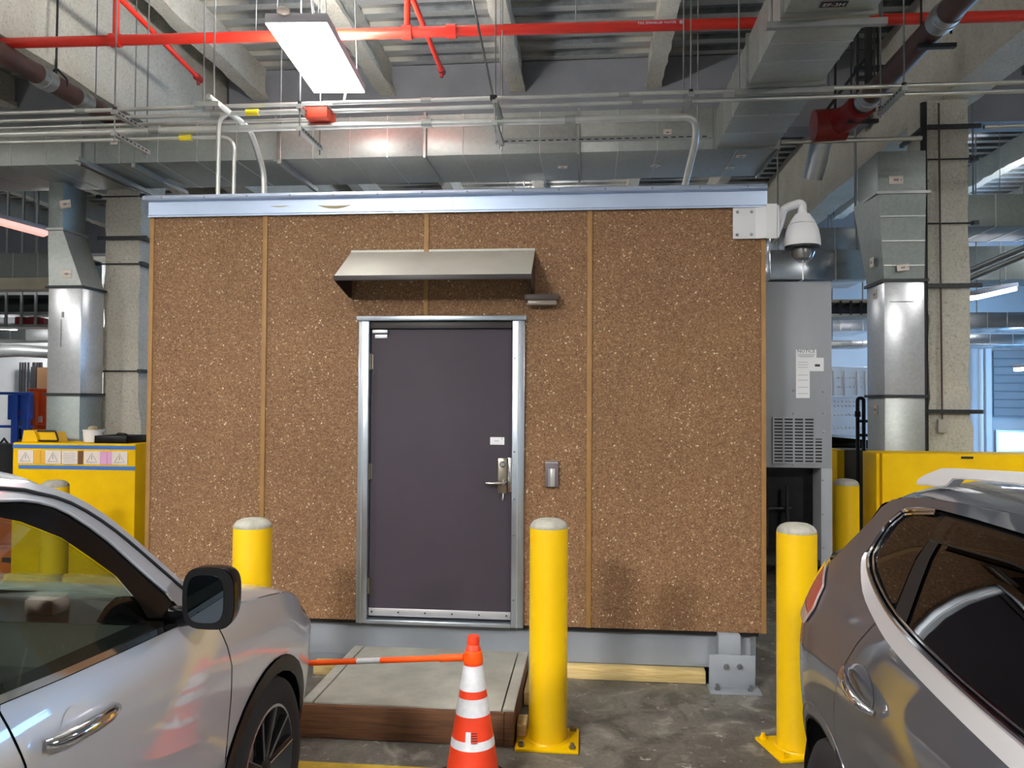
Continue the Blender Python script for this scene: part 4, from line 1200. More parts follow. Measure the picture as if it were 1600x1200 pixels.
LB = ['white warning sheet at the left end of the taped row on the yellow guard wall', 'orange slip right of the first white sheet on the guard wall', 'narrow orange slip left of the second white sheet on the guard wall', 'second white warning sheet from the left in the taped row',
      'white text sheet beside the small brown slip on the guard wall', 'small dark brown slip taped in the middle of the paper row', 'white warning sheet right of the brown slip on the guard wall', 'wide pink slip right of the third warning sheet on the guard wall', 'narrow pink slip left of the last white sheet on the guard wall', 'white warning sheet at the right end of the taped row on the guard wall']
for (q0, q1, mm, kind), lb in zip(PAP, LB):
    dz = (q0 - 28) * .016
    a, b = at_y(q0, 703 + dz, 1.593), at_y(q1, 724 + dz, 1.593)
    o = box('paper_sheet', mm, None, a.x, b.x, 1.5905, 1.5945, b.z, a.z); tag(o, lb, 'paper', 'papers taped to the yellow guard wall')
    if kind == 1:
        cx, w_, h_ = (a.x + b.x) / 2, (b.x - a.x) * .32, (a.z - b.z) * .34; cz = (a.z + b.z) / 2
        MB().tube([(cx - w_, 1.589, cz - h_), (cx, 1.589, cz + h_), (cx + w_, 1.589, cz - h_), (cx - w_, 1.589, cz - h_)], .0025, 4).box(cx - .003, cx + .003, 1.588, 1.59, cz - h_ * .4, cz + h_ * .45).build('print', 'inkgrey', o)
    elif kind == 2:
        m = MB()
        for i in range(6): m.box(a.x + .02, b.x - .02 - .01 * (i % 3), 1.589, 1.5905, a.z - .03 - i * .021, a.z - .027 - i * .021)
        m.build('print', 'inkgrey', o)
# things on the left guard wall
a, b = at_y(42, 673, 1.75), at_y(95, 692, 1.75)
ws = thing('floor_sign', 'folded yellow floor sign lying on the left guard wall', 'sign', ((a.x + b.x) / 2, 1.78, GZ))
zz = GZ + .003
MB().prism([(a.x, zz), (a.x + .02, zz + .115), (a.x + .13, zz + .115), (a.x + .17, zz)], 'Y', 1.68, 1.86).build('sign_head', 'yellow', ws)
MB().prism([(a.x + .175, zz), (a.x + .14, zz + .10), (b.x - .03, zz + .10), (b.x, zz)], 'Y', 1.72, 1.86).build('sign_panel', 'yellow', ws)
MB().tube(fillet([(a.x + .15, 1.70, zz + .11), (b.x - .025, 1.70, zz + .11), (b.x + .01, 1.70, zz + .012), (a.x - .05, 1.70, zz + .012)], .02), .009, 8).build('sign_frame', 'iron', ws)
a, b = at_y(129, 678, 1.8), at_y(160, 693, 1.8)
bk = thing('bucket', 'white plastic bucket on the left guard wall', 'bucket', ((a.x + b.x) / 2, 1.83, GZ), local=True)
rb = (b.x - a.x) / 2
MB().lathe([(0, .002), (rb * .9, .002), (rb, .115), (rb * 1.03, .118), (rb * 1.03, .126), (rb * .96, .126), (rb * .86, .02), (0, .02)], (0, 0, 0), 24).build('bucket_body', 'white', bk)
MB().tube([(rb * 1.02 * math.cos(q), -rb * .35 - rb * .7 * math.sin(-q) * -1, .10 + .055 * math.sin(q)) for q in [PI + i * PI / 12 for i in range(13)]], .004, 6).build('bail_handle', 'iron', bk)
MB().box(-.06, .02, -.04, .06, .04, .165, .03).build('sponge', 'stain', bk)
a, b = at_y(158, 683, 1.75), at_y(209, 693, 1.75)
tr = thing('black_tray', 'shallow black tray on the right end of the left guard wall', 'tray', ((a.x + b.x) / 2, 1.8, GZ))
MB().box(a.x, b.x, 1.64, 1.98, GZ, GZ + .012).box(a.x, b.x, 1.64, 1.655, GZ, GZ + .075, .004).box(a.x, b.x, 1.965, 1.98, GZ, GZ + .075, .004).box(a.x, a.x + .015, 1.64, 1.98, GZ, GZ + .075, .004).box(b.x - .015, b.x, 1.64, 1.98, GZ, GZ + .075, .004).build('tray_shell', 'plastic', tr)
MB().tube(fillet([(a.x + .1, 1.8, GZ + .02), (a.x + .14, 1.8, GZ + .09), (a.x + .24, 1.78, GZ + .085), (b.x - .1, 1.8, GZ + .07)], .03), .012, 8).build('tray_rod', 'iron', tr)

# right guard walls
gl_ = at_y(1378, 708, 1.6)
g2_ = thing('guard_wall', 'long yellow guard wall at the right, behind the dark grey car', 'guard wall', (gl_.x + 1.2, 1.8, 0))
zr = gl_.z
box('front_block', 'yellow2', g2_, gl_.x, gl_.x + 2.9, 1.6, 2.02, 0, zr, .012)
box('end_post', 'yellow2', g2_, gl_.x - .035, gl_.x - .003, 1.64, 2.0, 0, zr - .005, .006)
a = at_y(1511, 715, 1.6)
box('label_plate', 'dark', g2_, a.x - .05, a.x + .05, 1.593, 1.6, a.z - .01, a.z + .01)
ga, gb = at_y(1319, 703, 3.2), at_y(1346, 703, 3.2)
g3 = thing('guard_wall', 'grey-faced guard wall with a yellow side, behind the air conditioner', 'guard wall', ((ga.x + gb.x) / 2, 3.5, 0))
box('front_block', mat('brown_grey_wall', '5f5a52', .7, var=.1), g3, ga.x, gb.x + .25, 3.2, 3.6, 0, ga.z, .01)
yl = at_y(1307, 703, 3.2)
box('side_plate', 'yellow2', g3, yl.x, ga.x - .002, 3.18, 3.6, 0, ga.z, .01)
a, b = at_y(1355, 724, 2.2), at_y(1364, 792, 2.2)
sf = MB(); sf.box(a.x, a.x + .012, 2.19, 2.2, b.z, a.z); sf.box(a.x, b.x, 2.19, 2.2, a.z - .012, a.z); sf.box(b.x - .012, b.x, 2.19, 2.2, b.z, a.z); sf.box(a.x, b.x, 2.2, 2.21, b.z, a.z)
sf.box(a.x + .01, b.x - .01, 2.19, 2.23, 0, b.z)
tag(sf.build('post_frame', 'steelpale', None), 'thin pale framed post beside the end of the right guard wall', 'post')


def column(label, x0, x1, y0, y1, clamps, side):
    c = thing('column', label, 'column', ((x0 + x1) / 2, (y0 + y1) / 2, 0))
    m = MB(); bm = m.bm; n = 46; rings = []
    per = [(x0, y0), ((x0 * 2 + x1) / 3, y0), ((x0 + 2 * x1) / 3, y0), (x1, y0), (x1, (y0 + y1) / 2), (x1, y1), ((x0 + x1) / 2, y1), (x0, y1), (x0, (y0 + y1) / 2)]
    for i in range(n + 1):
        z = 5.0 * i / n; k = .012
        fl_ = .03 if z < 1.75 else 0
        cx_, cy_ = (x0 + x1) / 2, (y0 + y1) / 2
        rings.append([bm.verts.new((px + random.uniform(-k, k) + (fl_ if px > cx_ else -fl_), py + random.uniform(-k, k), z)) for px, py in per])
    L = len(per)
    for a, b in zip(rings, rings[1:]):
        for k in range(L): bm.faces.new((a[k], a[(k + 1) % L], b[(k + 1) % L], b[k]))
    bm.faces.new(rings[0]); bm.faces.new(rings[-1])
    m.build('column_shaft', 'spray', c, smooth=60)
    for qy, kind in clamps:
        z = at_y(195 if side < 0 else 1480, qy, y0).z
        s = MB()
        if kind: s.box(x0 - .06, x1 + .10, y0 - .055, y0 - .02, z - .02, z + .02)
        else: s.cyl((x0 - .05, y0 - .03, z), (x1 + .06, y0 - .03, z), .008, n=8); s.box(x0 - .09, x0 - .04, y0 - .05, y0 - .015, z - .018, z + .018); s.box(x1 + .02, x1 + .07, y0 - .06, y0 + .0, z - .02, z + .02)
        s.box(x1 + .025, x1 + .06, y0 - .05, y1 + .05, z - .02, z + .02) if side < 0 else s.box(x0 - .06, x0 - .025, y0 - .05, y1 + .05, z - .02, z + .02)
        cl_ = s.build('strut_clamp', 'darkstrut', c)
        if kind:
            h = MB()
            for i in range(9): h.box(x0 + .0 + i * .05, x0 + .025 + i * .05, y0 - .0575, y0 - .055, z - .006, z + .006)
            h.build('slot', 'black', cl_)['kind'] = 'stuff'
    return c


cl = at_y(164, 400, 2.58).x; cr2 = at_y(219, 400, 2.58).x
column('rough sprayed column at the left, beside the grey duct riser', cl, cr2, 2.58, 3.08, ((308, 0), (373, 1), (413, 0), (580, 0)), -1)
xl_, xr_ = at_y(1450, 400, 2.4).x, at_y(1514, 400, 2.4).x
rcol = column('rough sprayed column at the right with a thin conduit and slotted strut clamps', xl_, xr_, 2.4, 2.9, ((200, 1), (250, 0), (350, 0), (447, 1), (643, 1)), 1)
cxx = at_y(1465, 400, 2.4).x
z0, z1 = at_y(1468, 655, 2.36).z, 5.0
MB().cyl((cxx + .015, 2.355, z0), (cxx, 2.355, 4.95), .009, n=10).build('thin_conduit', 'brown', rcol)
box('pull_box', 'slab', rcol, cxx - .03, cxx + .06, 2.33, 2.37, z0 - .13, z0, .006)


def sticker(par, c, w, h, n='y', rot=0, marks=True):
    """small paper label on a duct face; n = axis the face looks along"""
    m = MB()
    if n == 'y':
        r, u = Vector((math.cos(rot), 0, math.sin(rot))), Vector((-math.sin(rot), 0, math.cos(rot)))
    elif n == 'x':
        r, u = Vector((0, 1, 0)), Vector((0, 0, 1))
    else:
        r, u = Vector((math.cos(rot), math.sin(rot), 0)), Vector((-math.sin(rot), math.cos(rot), 0))
    nn = r.cross(u)
    m.obox(c, r, u, nn, w, h, .004)
    o = m.build('sticker', 'paper', par)
    if marks:
        sgn = -1 if n in ('y', 'z') else -1
        fw = (Vector(CAM) - Vector(c)).dot(nn); s_ = 1 if fw > 0 else -1
        k = MB(); k.obox(Vector(c) + nn * s_ * .003, r, u, nn, w * .35, h * .25, .002); k.obox(Vector(c) + nn * s_ * .003 + r * w * .36, r, u, nn, w * .1, h * .14, .002)
        k.build('print', 'inkgrey', o)
    return o


# left riser
rx0, rx1, rx2 = at_y(76, 450, 2.1).x, at_y(128, 450, 2.1).x, min(at_y(137, 300, 2.1).x, cl - .17)
yb = at_x(166, 500, rx1).y
yb = min(yb, 2.49)
lr = thing('duct_riser', 'grey sheet metal duct riser at the left, rising behind the yellow guard wall', 'duct', ((rx0 + rx1) / 2, 2.3, 0))
zA, zB, zC = at_y(100, 305 + 52, 2.1).z, at_y(100, 448, 2.1).z, at_y(100, 616, 2.1).z
zA = at_y(100, 358, 2.1).z
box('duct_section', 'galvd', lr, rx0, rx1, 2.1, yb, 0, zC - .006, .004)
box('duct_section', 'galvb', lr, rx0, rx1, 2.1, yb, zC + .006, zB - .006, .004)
m = MB()
lo_ = [(rx0, 2.1), (rx1, 2.1), (rx1, yb), (rx0, yb)]; hi_ = [(rx0 - .02, 2.1), (rx2, 2.1), (rx2, yb), (rx0 - .02, yb)]
vb = [m.bm.verts.new((*p, zB + .006)) for p in lo_]; vt = [m.bm.verts.new((*p, zA - .006)) for p in hi_]
m.bm.faces.new(vb); m.bm.faces.new(vt)
for i in range(4): m.bm.faces.new((vb[i], vb[(i + 1) % 4], vt[(i + 1) % 4], vt[i]))
m.build('duct_section', 'galv', lr)
box('duct_section', 'galvd', lr, rx0 - .02, rx2, 2.1, yb, zA + .006, CZ0 - .03, .004)
for z, x1_ in ((zC, rx1), (zB, rx1), (zA, rx2)):
    box('flange', 'darkstrut' if z != zA else 'strut', lr, rx0 - .03, x1_ + .02, 2.08, yb + .02, z - .012, z + .012)
for qx, qy, w_, rot in ((102, 319, .12, .12), (104, 428, .115, 0)):
    c = at_y(qx, qy, 2.097); sticker(lr, c, w_, .085, 'y', rot)
m = MB(); c = at_y(98, 490, 2.097); m.box(c.x - .012, c.x + .012, 2.094, 2.1, c.z - .04, c.z + .02); m.box(c.x - .02, c.x - .012, 2.094, 2.1, c.z - .35, c.z - .06); m.build('patch', 'galvd', lr)
# electrical boxes between riser and column
eb = thing('wall_box', 'small grey electrical box between the left riser and the left column', 'electrical box', (rx1 + .2, 3.2, 2.0))
a, b = at_y(140, 548, 3.2), at_y(162, 582, 3.2)
box('box_body', 'slab', eb, a.x, b.x, 3.2, 3.3, b.z, a.z, .008); MB().cyl(((a.x + b.x) / 2, 3.25, b.z - .25), ((a.x + b.x) / 2, 3.25, b.z), .02).build('box_pipe', 'strut', eb)
MB().cyl(((a.x + b.x) / 2, 3.25, 0), ((a.x + b.x) / 2, 3.25, b.z - .25), .02).build('box_pipe', 'strut', eb)

# right riser
qx0, qx1 = at_y(1382, 560, 2.1).x, at_y(1445, 560, 2.1).x
ybr = at_x(1355, 560, qx0).y; ybr = min(ybr, 2.7)
rr_ = thing('duct_riser', 'grey duct riser with an offset bend at the right, behind the long yellow guard wall', 'duct', ((qx0 + qx1) / 2, 2.3, 0))
zA, zB, zC = at_y(1400, 305, 2.1).z, at_y(1410, 438, 2.1).z, at_y(1410, 619, 2.1).z
tx0, tx1 = at_y(1366, 300, 2.1).x, at_y(1440, 300, 2.1).x
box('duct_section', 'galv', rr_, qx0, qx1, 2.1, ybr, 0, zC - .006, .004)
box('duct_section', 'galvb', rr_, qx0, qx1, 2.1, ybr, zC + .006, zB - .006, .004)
m = MB()
lo_ = [(qx0, 2.1), (qx1, 2.1), (qx1, ybr), (qx0, ybr)]; hi_ = [(tx0, 2.0), (tx1, 2.0), (tx1, ybr), (tx0 - .04, ybr)]
vb = [m.bm.verts.new((*p, zB + .006)) for p in lo_]; vt = [m.bm.verts.new((*p, zA - .006)) for p in hi_]
m.bm.faces.new(vb); m.bm.faces.new(vt)
for i in range(4): m.bm.faces.new((vb[i], vb[(i + 1) % 4], vt[(i + 1) % 4], vt[i]))
tr_ = m.build('duct_section', 'galvd', rr_)
tp = box('duct_section', 'galvd', rr_, tx0, tx1, 2.0, ybr, zA + .006, at_y(1400, 236, 2.0).z, .004)
for z, a_, b_ in ((zC, qx0, qx1), (zB, qx0, qx1), (zA, tx0, tx1)):
    box('flange', 'darkstrut' if z != zA else 'strut', rr_, a_ - .025, b_ + .035, 1.98 if z == zA else 2.08, ybr + .02, z - .013, z + .013)
for f_ in (.27, .55, .83):
    z = zA + (zB - zA) * f_; x0 = tx0 + (qx0 - tx0) * f_; x1_ = tx1 + (qx1 - tx1) * f_
    box('seam', 'seam', rr_, x0 + .005, x1_ - .005, 1.985 + .1 * f_, 2.05 + .05 * f_, z - .004, z + .004)
c = at_y(1400, 281, 1.995); sticker(rr_, c, .13, .08)
c = at_y(1411, 418, 2.05); sticker(rr_, c, .11, .06, rot=.1)
for qx, qy in ((1362, 410), (1367, 460), (1368, 640)):
    c = at_x(qx, qy, qx0 - .003 - (.05 if qy < 430 else 0)); sticker(rr_, c, .09, .09, 'x')
MB().cyl((qx0 + .05, 2.095, zC + .9), (qx1 - .1, 2.095, zC + .9), .003, n=6).build('scratch', 'ink', rr_)
MB().cyl((qx1 + .04, 2.2, 0), (qx1 + .04, 2.2, 4.9), .03, n=12).build('riser_angle', 'iron', rr_)

# ================================================================== OVERHEAD DUCTS
cd = thing('cross_duct', 'wide galvanised duct running across above the shelter roof', 'duct', (1.2, 2.0, 4.31))
jx = [-6.5, at_y(127, 220, CY0).x, at_y(432, 220, CY0).x, at_y(664, 220, CY0).x, at_y(904, 220, CY0).x, 5.055]
for i in range(5):
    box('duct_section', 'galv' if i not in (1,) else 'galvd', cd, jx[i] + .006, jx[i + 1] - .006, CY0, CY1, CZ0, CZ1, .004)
    box('flange', 'strut', cd, jx[i + 1] - .012, jx[i + 1] + .012, CY0 - .022, CY1 + .022, CZ0 - .022, CZ1 + .022)
    n_ = max(2, int((jx[i + 1] - jx[i]) / .36))
    for k in range(1, n_):
        x = jx[i] + (jx[i + 1] - jx[i]) * k / n_
        MB().box(x - .003, x + .003, CY0 - .005, CY1 + .005, CZ0 - .005, CZ1 + .003).build('seam', 'seam', cd)
for qx, qy, rot in ((1043, 207, 0), (178, 221, 0)):
    sticker(cd, at_y(qx, qy, CY0 - .004), .075, .06, 'y', rot)
for qx, qy, rot in ((879, 261, .1), (1024, 259, .5), (1158, 244, 0), (1140, 262, .1)):
    sticker(cd, at_z(qx, qy, CZ0 - .004), .09, .075, 'z', rot)
for q0, q1 in (((120, 245), (195, 288)), ((208, 256), (268, 290)), ((436, 250), (480, 289))):
    a, b = at_z(*q0, CZ0 - .03), at_z(*q1, CZ0 - .03)
    box('support_strut', 'strut', cd, a.x - .02, a.x + .02, min(a.y, CY0 - .06), CY1 + .05, CZ0 - .062, CZ0 - .024)
    MB().cyl((a.x, CY0 - .05, CZ0 - .04), (a.x, CY0 - .05, 6.35), .006, n=6).build('hanger_rod', 'rod', cd)

rd_ = thing('overhead_duct', 'galvanised duct running towards the viewer at the upper right', 'duct', (4.76, -1.6, 4.31))
RX0, RX1 = 4.50, 5.02
ys = [-6.5, at_z(1290, 20, CZ0).y, at_z(1210, 130, CZ0).y, CY0 - .03]
for i in range(3):
    dz = .0
    box('duct_section', 'galv', rd_, RX0, RX1, ys[i] + .006, ys[i + 1] - .006, CZ0 + dz, CZ0 + .35 + dz, .004)
    box('flange', 'strut', rd_, RX0 - .022, RX1 + .022, ys[i + 1] - .012, ys[i + 1] + .012, CZ0 - .022, CZ0 + .372)
for y_ in [at_z(1250, q, CZ0).y for q in (33, 66, 94, 152, 178, 205)]:
    MB().box(RX0 - .003, RX1 + .003, y_ - .003, y_ + .003, CZ0 - .005, CZ0 + .353).build('seam', 'seam', rd_)
c = at_z(1303, 7, CZ0 - .003)
o = box('name_plate', 'ink', rd_, c.x - .075, c.x + .075, c.y - .03, c.y + .03, CZ0 - .005, CZ0)
text('plate_text', 'EF-3H', .05, 'white', o, (c.x, c.y, CZ0 - .006), (1, 0, 0), (0, -1, 0))
for y_ in ys[1:3]:
    for x in (RX0 - .06, RX1 + .06):
        MB().cyl((x, y_ + .05, CZ0 - .03), (x, y_ + .05, 6.4), .007, n=6).build('hanger_rod', 'rod', rd_)
    box('support_strut', 'strut', rd_, RX0 - .09, RX1 + .09, y_ + .03, y_ + .07, CZ0 - .063, CZ0 - .024)

# ================================================================== CONDUITS AND HANGERS
def conduit(label, pts, r, tags=(), rad=.12, couplings=()):
    P = fillet(pts, rad, 7)
    c = thing('conduit', label, 'conduit', pts[0], group='steel conduits above the shelter')
    MB().tube(P, r, 12).build('conduit_run', 'conduit', c)
    for x, y_, z in couplings:
        MB().cyl((x - .04, y_, z), (x + .04, y_, z), r * 1.3, n=12).build('coupling', 'strut', c)
    for x, y_, z in tags:
        MB().cyl((x - .05, y_, z), (x + .05, y_, z), r * 1.45, n=12).build('yellow_tag', 'tagyellow', c)
    return c


conduit('topmost thin conduit crossing the whole picture above the shelter', [(-4, .16, 4.285), (9, .16, 4.285)], .016, couplings=[(-.7, .16, 4.285), (2.1, .16, 4.285), (3.6, .16, 4.285)])
conduit('second thin conduit just under the topmost one', [(-4, .21, 4.24), (9, .21, 4.24)], .016, couplings=[(.4, .21, 4.24), (3.7, .21, 4.24)])
zc2 = 4.115
e1 = at_z(1092, 205, 3.98)
c2e = at_y(1060, 292, 1.0)
conduit('thick conduit that turns back and down at its right end', [(-4, .2, 4.13), (4.13, .2, zc2), (4.15, .30, 3.98), (c2e.x, 1.05, 3.58)], .027, rad=.14, couplings=[(-.1, .2, 4.13), (2.1, .2, 4.12), (3.2, .2, 4.115)])
conduit('lower thin conduit with a yellow tag that drops to the shelter roof', [(-4, .2, 4.065), (.56, .2, 4.058), (.56, .2, 3.51)], .015, tags=[(.16, .2, 4.06)])
conduit('conduit dropping to the roof from the orange-red box, yellow tag at its bend', [(1.16, .12, 4.215), (.47, .12, 4.215), (.47, .12, 3.51)], .017, tags=[(.74, .12, 4.215)])
conduit('third thin conduit at the left, ending by the orange junction box', [(-4, .26, 4.20), (1.16, .26, 4.20)], .013)
pa, pb = at_y(325, 150, -.1), at_y(442, 268, .9)
conduit('slanting conduit that bends down to the roof left of centre', [(pa.x - .0, -.1, pa.z), (.62, .35, 4.17), (pb.x, .50, 3.86), (pb.x, .50, 3.51)], .024, rad=.1)
sl = [o for o in bpy.data.objects if o.get('label', '').startswith('slanting conduit that')][0]
a, b = at_y(306, 158, -.05), at_y(344, 156, -.05)
MB().box(a.x, b.x, -.08, -.04, a.z - .05, a.z - .015).build('bracket_strut', 'strut', sl)
for q in (318, 334):
    x = at_y(q, 150, -.06).x; MB().cyl((x, -.06, a.z - .08), (x, -.06, 6.36), .006, n=6).build('bracket_rod', 'rod', sl)
cd2 = at_y(1230, 222, .5)
conduit('short conduit at the right ending by the right column', [(5.15, 1.9, at_y(1230, 222, 1.9).z), (at_y(1440, 216, 1.9).x, 1.9, at_y(1440, 216, 1.9).z)], .022)
conduit('short conduit leaving the right column towards the right edge', [(xr_ + .1, 2.3, at_y(1520, 199, 2.3).z), (10.5, 2.3, at_y(1520, 199, 2.3).z)], .022)
jb = thing('junction_box', 'small orange-red junction box beside the conduits under the big lamp', 'junction box', (1.22, .19, 4.15))
a = at_y(508, 183, .19)
box('box_body', 'boxred', jb, 1.17, 1.35, .08, .30, 4.15, 4.24, .008); box('box_rim', 'strut', jb, 1.165, 1.355, .075, .305, 4.235, 4.245, .003)


def hanger(px, label, lower=True, rodx2=True):
    x = at_y(px, 165, .0).x
    h = thing('trapeze_hanger', label, 'hanger', (x, .2, 4.0), group='trapeze hangers carrying the conduits')
    for z in ((4.197, 4.03) if lower else (4.197,)):
        m = MB(); m.box(x - .02, x + .02, -.04, .45, z - .02, z + .015)
        s = m.build('strut_channel', 'strut', h)
        k = MB()
        for i in range(8): k.box(x - .021, x + .021, -.01 + i * .055, .02 + i * .055, z - .008, z + .004)
        k.build('slot', 'black', s)['kind'] = 'stuff'
    for y_ in (-.02, .43):
        MB().cyl((x, y_, 3.97 if lower else 4.15), (x, y_, 6.39), .006, n=6).build('hanger_rod', 'rod', h)
        MB().cyl((x, y_, 4.21), (x, y_, 4.235), .016, n=6).build('nut', 'iron', h)


hanger(182, 'trapeze hanger at the far left, above the left column')
hanger(470, 'trapeze hanger under the big lamp, beside the orange-red box')
hanger(774, 'trapeze hanger in the middle, above the door canopy')
hanger(1079, 'single trapeze hanger right of the middle, by the conduit bend', False)
hanger(1411, 'single trapeze hanger at the far right', False)
a, b = at_y(774, 222, .52), at_y(1112, 219, .52)
ss = thing('strut_rail', 'long slotted strut rail running level in front of the wide duct', 'strut rail', (a.x, .52, a.z))
box('rail_channel', 'strut', ss, a.x, b.x, .50, .54, a.z - .012, a.z + .02)
k = MB()
for i in range(int((b.x - a.x) / .06)): k.box(a.x + .01 + i * .06, a.x + .045 + i * .06, .498, .50, a.z - .007, a.z + .001)
o = k.build('slot', 'black', ss); o['kind'] = 'stuff'
for x in (a.x + .03, b.x - .1): MB().cyl((x, .56, a.z - .04), (x, .56, 6.39), .005, n=6).build('hanger_rod', 'rod', ss)
# loose rods in view
m = thing('brace_rod', 'long slanting brace rod from the ceiling to the middle hanger', 'rod', (2.4, .0, 4.2))
a, b = at_y(732, 0, -.05), at_y(771, 155, .0)
MB().cyl((a.x, -.6, 5.2), (b.x, -.03, 4.215), .009, n=8).build('rod_shaft', 'rod', m)
MB().box(b.x - .02, b.x + .02, -.05, -.01, 4.20, 4.23).build('rod_foot', 'iron', m)

# ================================================================== SPRINKLER PIPES
rm = thing('sprinkler_pipe', 'long red sprinkler main crossing under the ceiling', 'pipe', (1.6, .4, 4.95))
ZR = 4.95
RA, RB = at_z(0, 68, ZR), at_z(1180, 36, ZR)
dirr = (RB - RA).normalized()
PA, PB = RA - dirr * 2.5, RB + dirr * 3.5
MB().cyl(PA, PB, .043, n=20).build('main_pipe', 'red', rm)


def onmain(px):
    best = min(range(2001), key=lambda i: abs(((lambda v: 800 + F * v.dot(R2) / v.dot(fwd))(PA.lerp(PB, i / 2000) - CAM)) - px))
    return PA.lerp(PB, best / 2000)


for px in (181, 636, 706, 1330):
    c = onmain(px); MB().cyl(c - dirr * .04, c + dirr * .04, .056, n=16).build('coupling', 'red', rm)
for px, end in ((181, (310, 122)), (636, (690, 110))):
    c = onmain(px); zb_ = 5.33
    e = at_z(*end, zb_)
    MB().cyl(c, (c.x, c.y, zb_), .026, n=12).build('riser_pipe', 'red', rm)
    MB().tube([(c.x + .0, c.y - .9, zb_ + .0), (c.x, c.y, zb_), (e.x, e.y, zb_ - .0)], .024, 12).build('branch_pipe', 'red', rm)
    MB().cyl((e.x, e.y - .05, zb_), (e.x, e.y + .05, zb_), .036, n=10).cyl((e.x, e.y, zb_), (e.x, e.y, zb_ - .07), .018, n=8).build('sprinkler_head', 'darkred', rm)
a = onmain(1005); b = onmain(1053)
o = MB(); mid_ = onmain(1029)
tu = (Vector(CAM) - mid_); tu -= dirr * tu.dot(dirr); tu.normalize(); uu = tu.cross(dirr); uu = uu if uu.z > 0 else -uu
dn = (tu * .9 + uu * .45).normalized(); un = dirr.cross(dn); un = un if un.z > 0 else -un
o.grid(lambda u, v: mid_ + dirr * (.30 * (u - .5)) + .0445 * (dn * math.cos((v - .5) * 1.1) + un * math.sin((v - .5) * 1.1)), 2, 8)
lab = o.build('pipe_label', mat('label_red', 'c01f2e', .5), rm)
text('label_text', 'FIRE SPRINKLER WATER', .028, 'white', lab, mid_ + dn * .0475 - dirr * .02, dirr, un)
MB().lathe([(0, 0), (.014, 0)], (0, 0, 0), 12).build('label_dot', 'white', lab, xf=Matrix.Translation(mid_ + dn * .0475 + dirr * .165) @ dn.to_track_quat('Z', 'Y').to_matrix().to_4x4())
for px in (400, 900, 1260):
    c = onmain(px)
    if px == 1260: continue
    MB().cyl((c.x, c.y, c.z), (c.x, c.y, 6.39), .005, n=6).build('hanger_rod', 'rod', rm)


def big_pipe(label, pA_, pB_, r, coups, mt='brown'):
    p_ = thing('drain_pipe', label, 'pipe', pA_)
    A, B = Vector(pA_), Vector(pB_)
    MB().cyl(A, B, r, n=24).build('pipe_run', mt, p_)
    d_ = (B - A).normalized()
    for t_ in coups:
        c = A.lerp(B, t_)
        MB().cyl(c - d_ * .09, c + d_ * .09, r * 1.1, n=24).cyl(c - d_ * .02, c + d_ * .02, r * 1.17, n=24).build('coupling', 'couple', p_)
    return p_


ZL = 4.815
a, b = at_z(0, 86, ZL), at_z(160, 177, ZL)
xL = (a.x + b.x) / 2
lp_ = big_pipe('dark brown drain pipe with a steel coupling at the upper left', (a.x, -4.5, ZL), (b.x + .02, 3.2, ZL), .085, [(at_z(118, 157, ZL).y + 4.5) / 7.7, (at_z(70, 122, ZL).y + 4.5) / 7.7])
ch = at_z(108, 135, ZL)
MB().cyl((xL, ch.y, ZL + .09), (xL, ch.y, 6.38), .01, n=8).tube(fillet([(xL - .11, ch.y, ZL), (xL - .11, ch.y, ZL + .06), (xL, ch.y, ZL + .17), (xL + .11, ch.y, ZL + .06), (xL + .11, ch.y, ZL)], .02), .009, 8).build('pipe_hanger', 'iron', lp_)
MB().cyl((xL - .11, ch.y, ZL), (xL + .11, ch.y, ZL), .008, n=8).build('hanger_bar', 'iron', lp_)
ZP = 4.6
a, b = at_z(1490, 20, ZP), at_z(1350, 160, ZP)
bp = big_pipe('dark brown pipe with steel couplings and a red fitting at the upper right', (a.x, -4.5, ZP), (b.x, b.y + .1, ZP), .085, [(at_z(1478, 26, ZP).y + 4.5) / (b.y + 4.6), (at_z(1361, 152, ZP).y + 4.5) / (b.y + 4.6)])
e = Vector((b.x, b.y + .1, ZP)); f_ = at_y(1300, 195, e.y + .45)
MB().tube(fillet([(e.x, e.y - .05, ZP), (e.x, e.y + .25, ZP), (f_.x, e.y + .45, f_.z)], .12), .12, 18).cyl((f_.x + .12, e.y + .45, f_.z), (f_.x - .17, e.y + .45, f_.z - .01), .15, n=20).build('elbow_fitting', 'darkred', bp)
MB().cyl((f_.x - .05, e.y + .6, f_.z - .1), (f_.x - .10, e.y + .75, f_.z - .42), .10, n=18).build('lower_pipe', 'couple', bp)
for y_ in (0.0, 1.5):
    MB().cyl((a.x - .1, y_, ZP - .02), (a.x - .1, y_, 6.38), .008, n=6).cyl((a.x + .1, y_, ZP - .02), (a.x + .1, y_, 6.38), .008, n=6).box(a.x - .13, a.x + .13, y_ - .02, y_ + .02, ZP - .12, ZP - .09).build('pipe_hanger', 'iron', bp)
fr_ = thing('framing_strut', 'dark strut frame hanging beside the brown pipe at the upper right', 'strut frame', (5.6, 1.6, 5.0))
for px in (1357, 1372, 1340, 1305):
    c = at_y(px, 130, 1.8); MB().cyl((c.x, 1.8, 4.55 if px < 1350 else 4.75), (c.x, 1.8, 5.93), .012 if px != 1357 else .035, n=8).build('drop_rod', 'iron', fr_)
a, b = at_y(1335, 108, 1.8), at_y(1380, 106, 1.8)
box('cross_strut', 'iron', fr_, a.x, b.x, 1.77, 1.83, a.z - .02, a.z + .02)
a, b = at_y(1338, 123, 1.8), at_y(1372, 122, 1.8)
box('cross_strut', 'iron', fr_, a.x, b.x, 1.77, 1.83, a.z - .015, a.z + .015)
a, b = at_y(1292, 172, 1.8), at_y(1352, 92, 1.8)
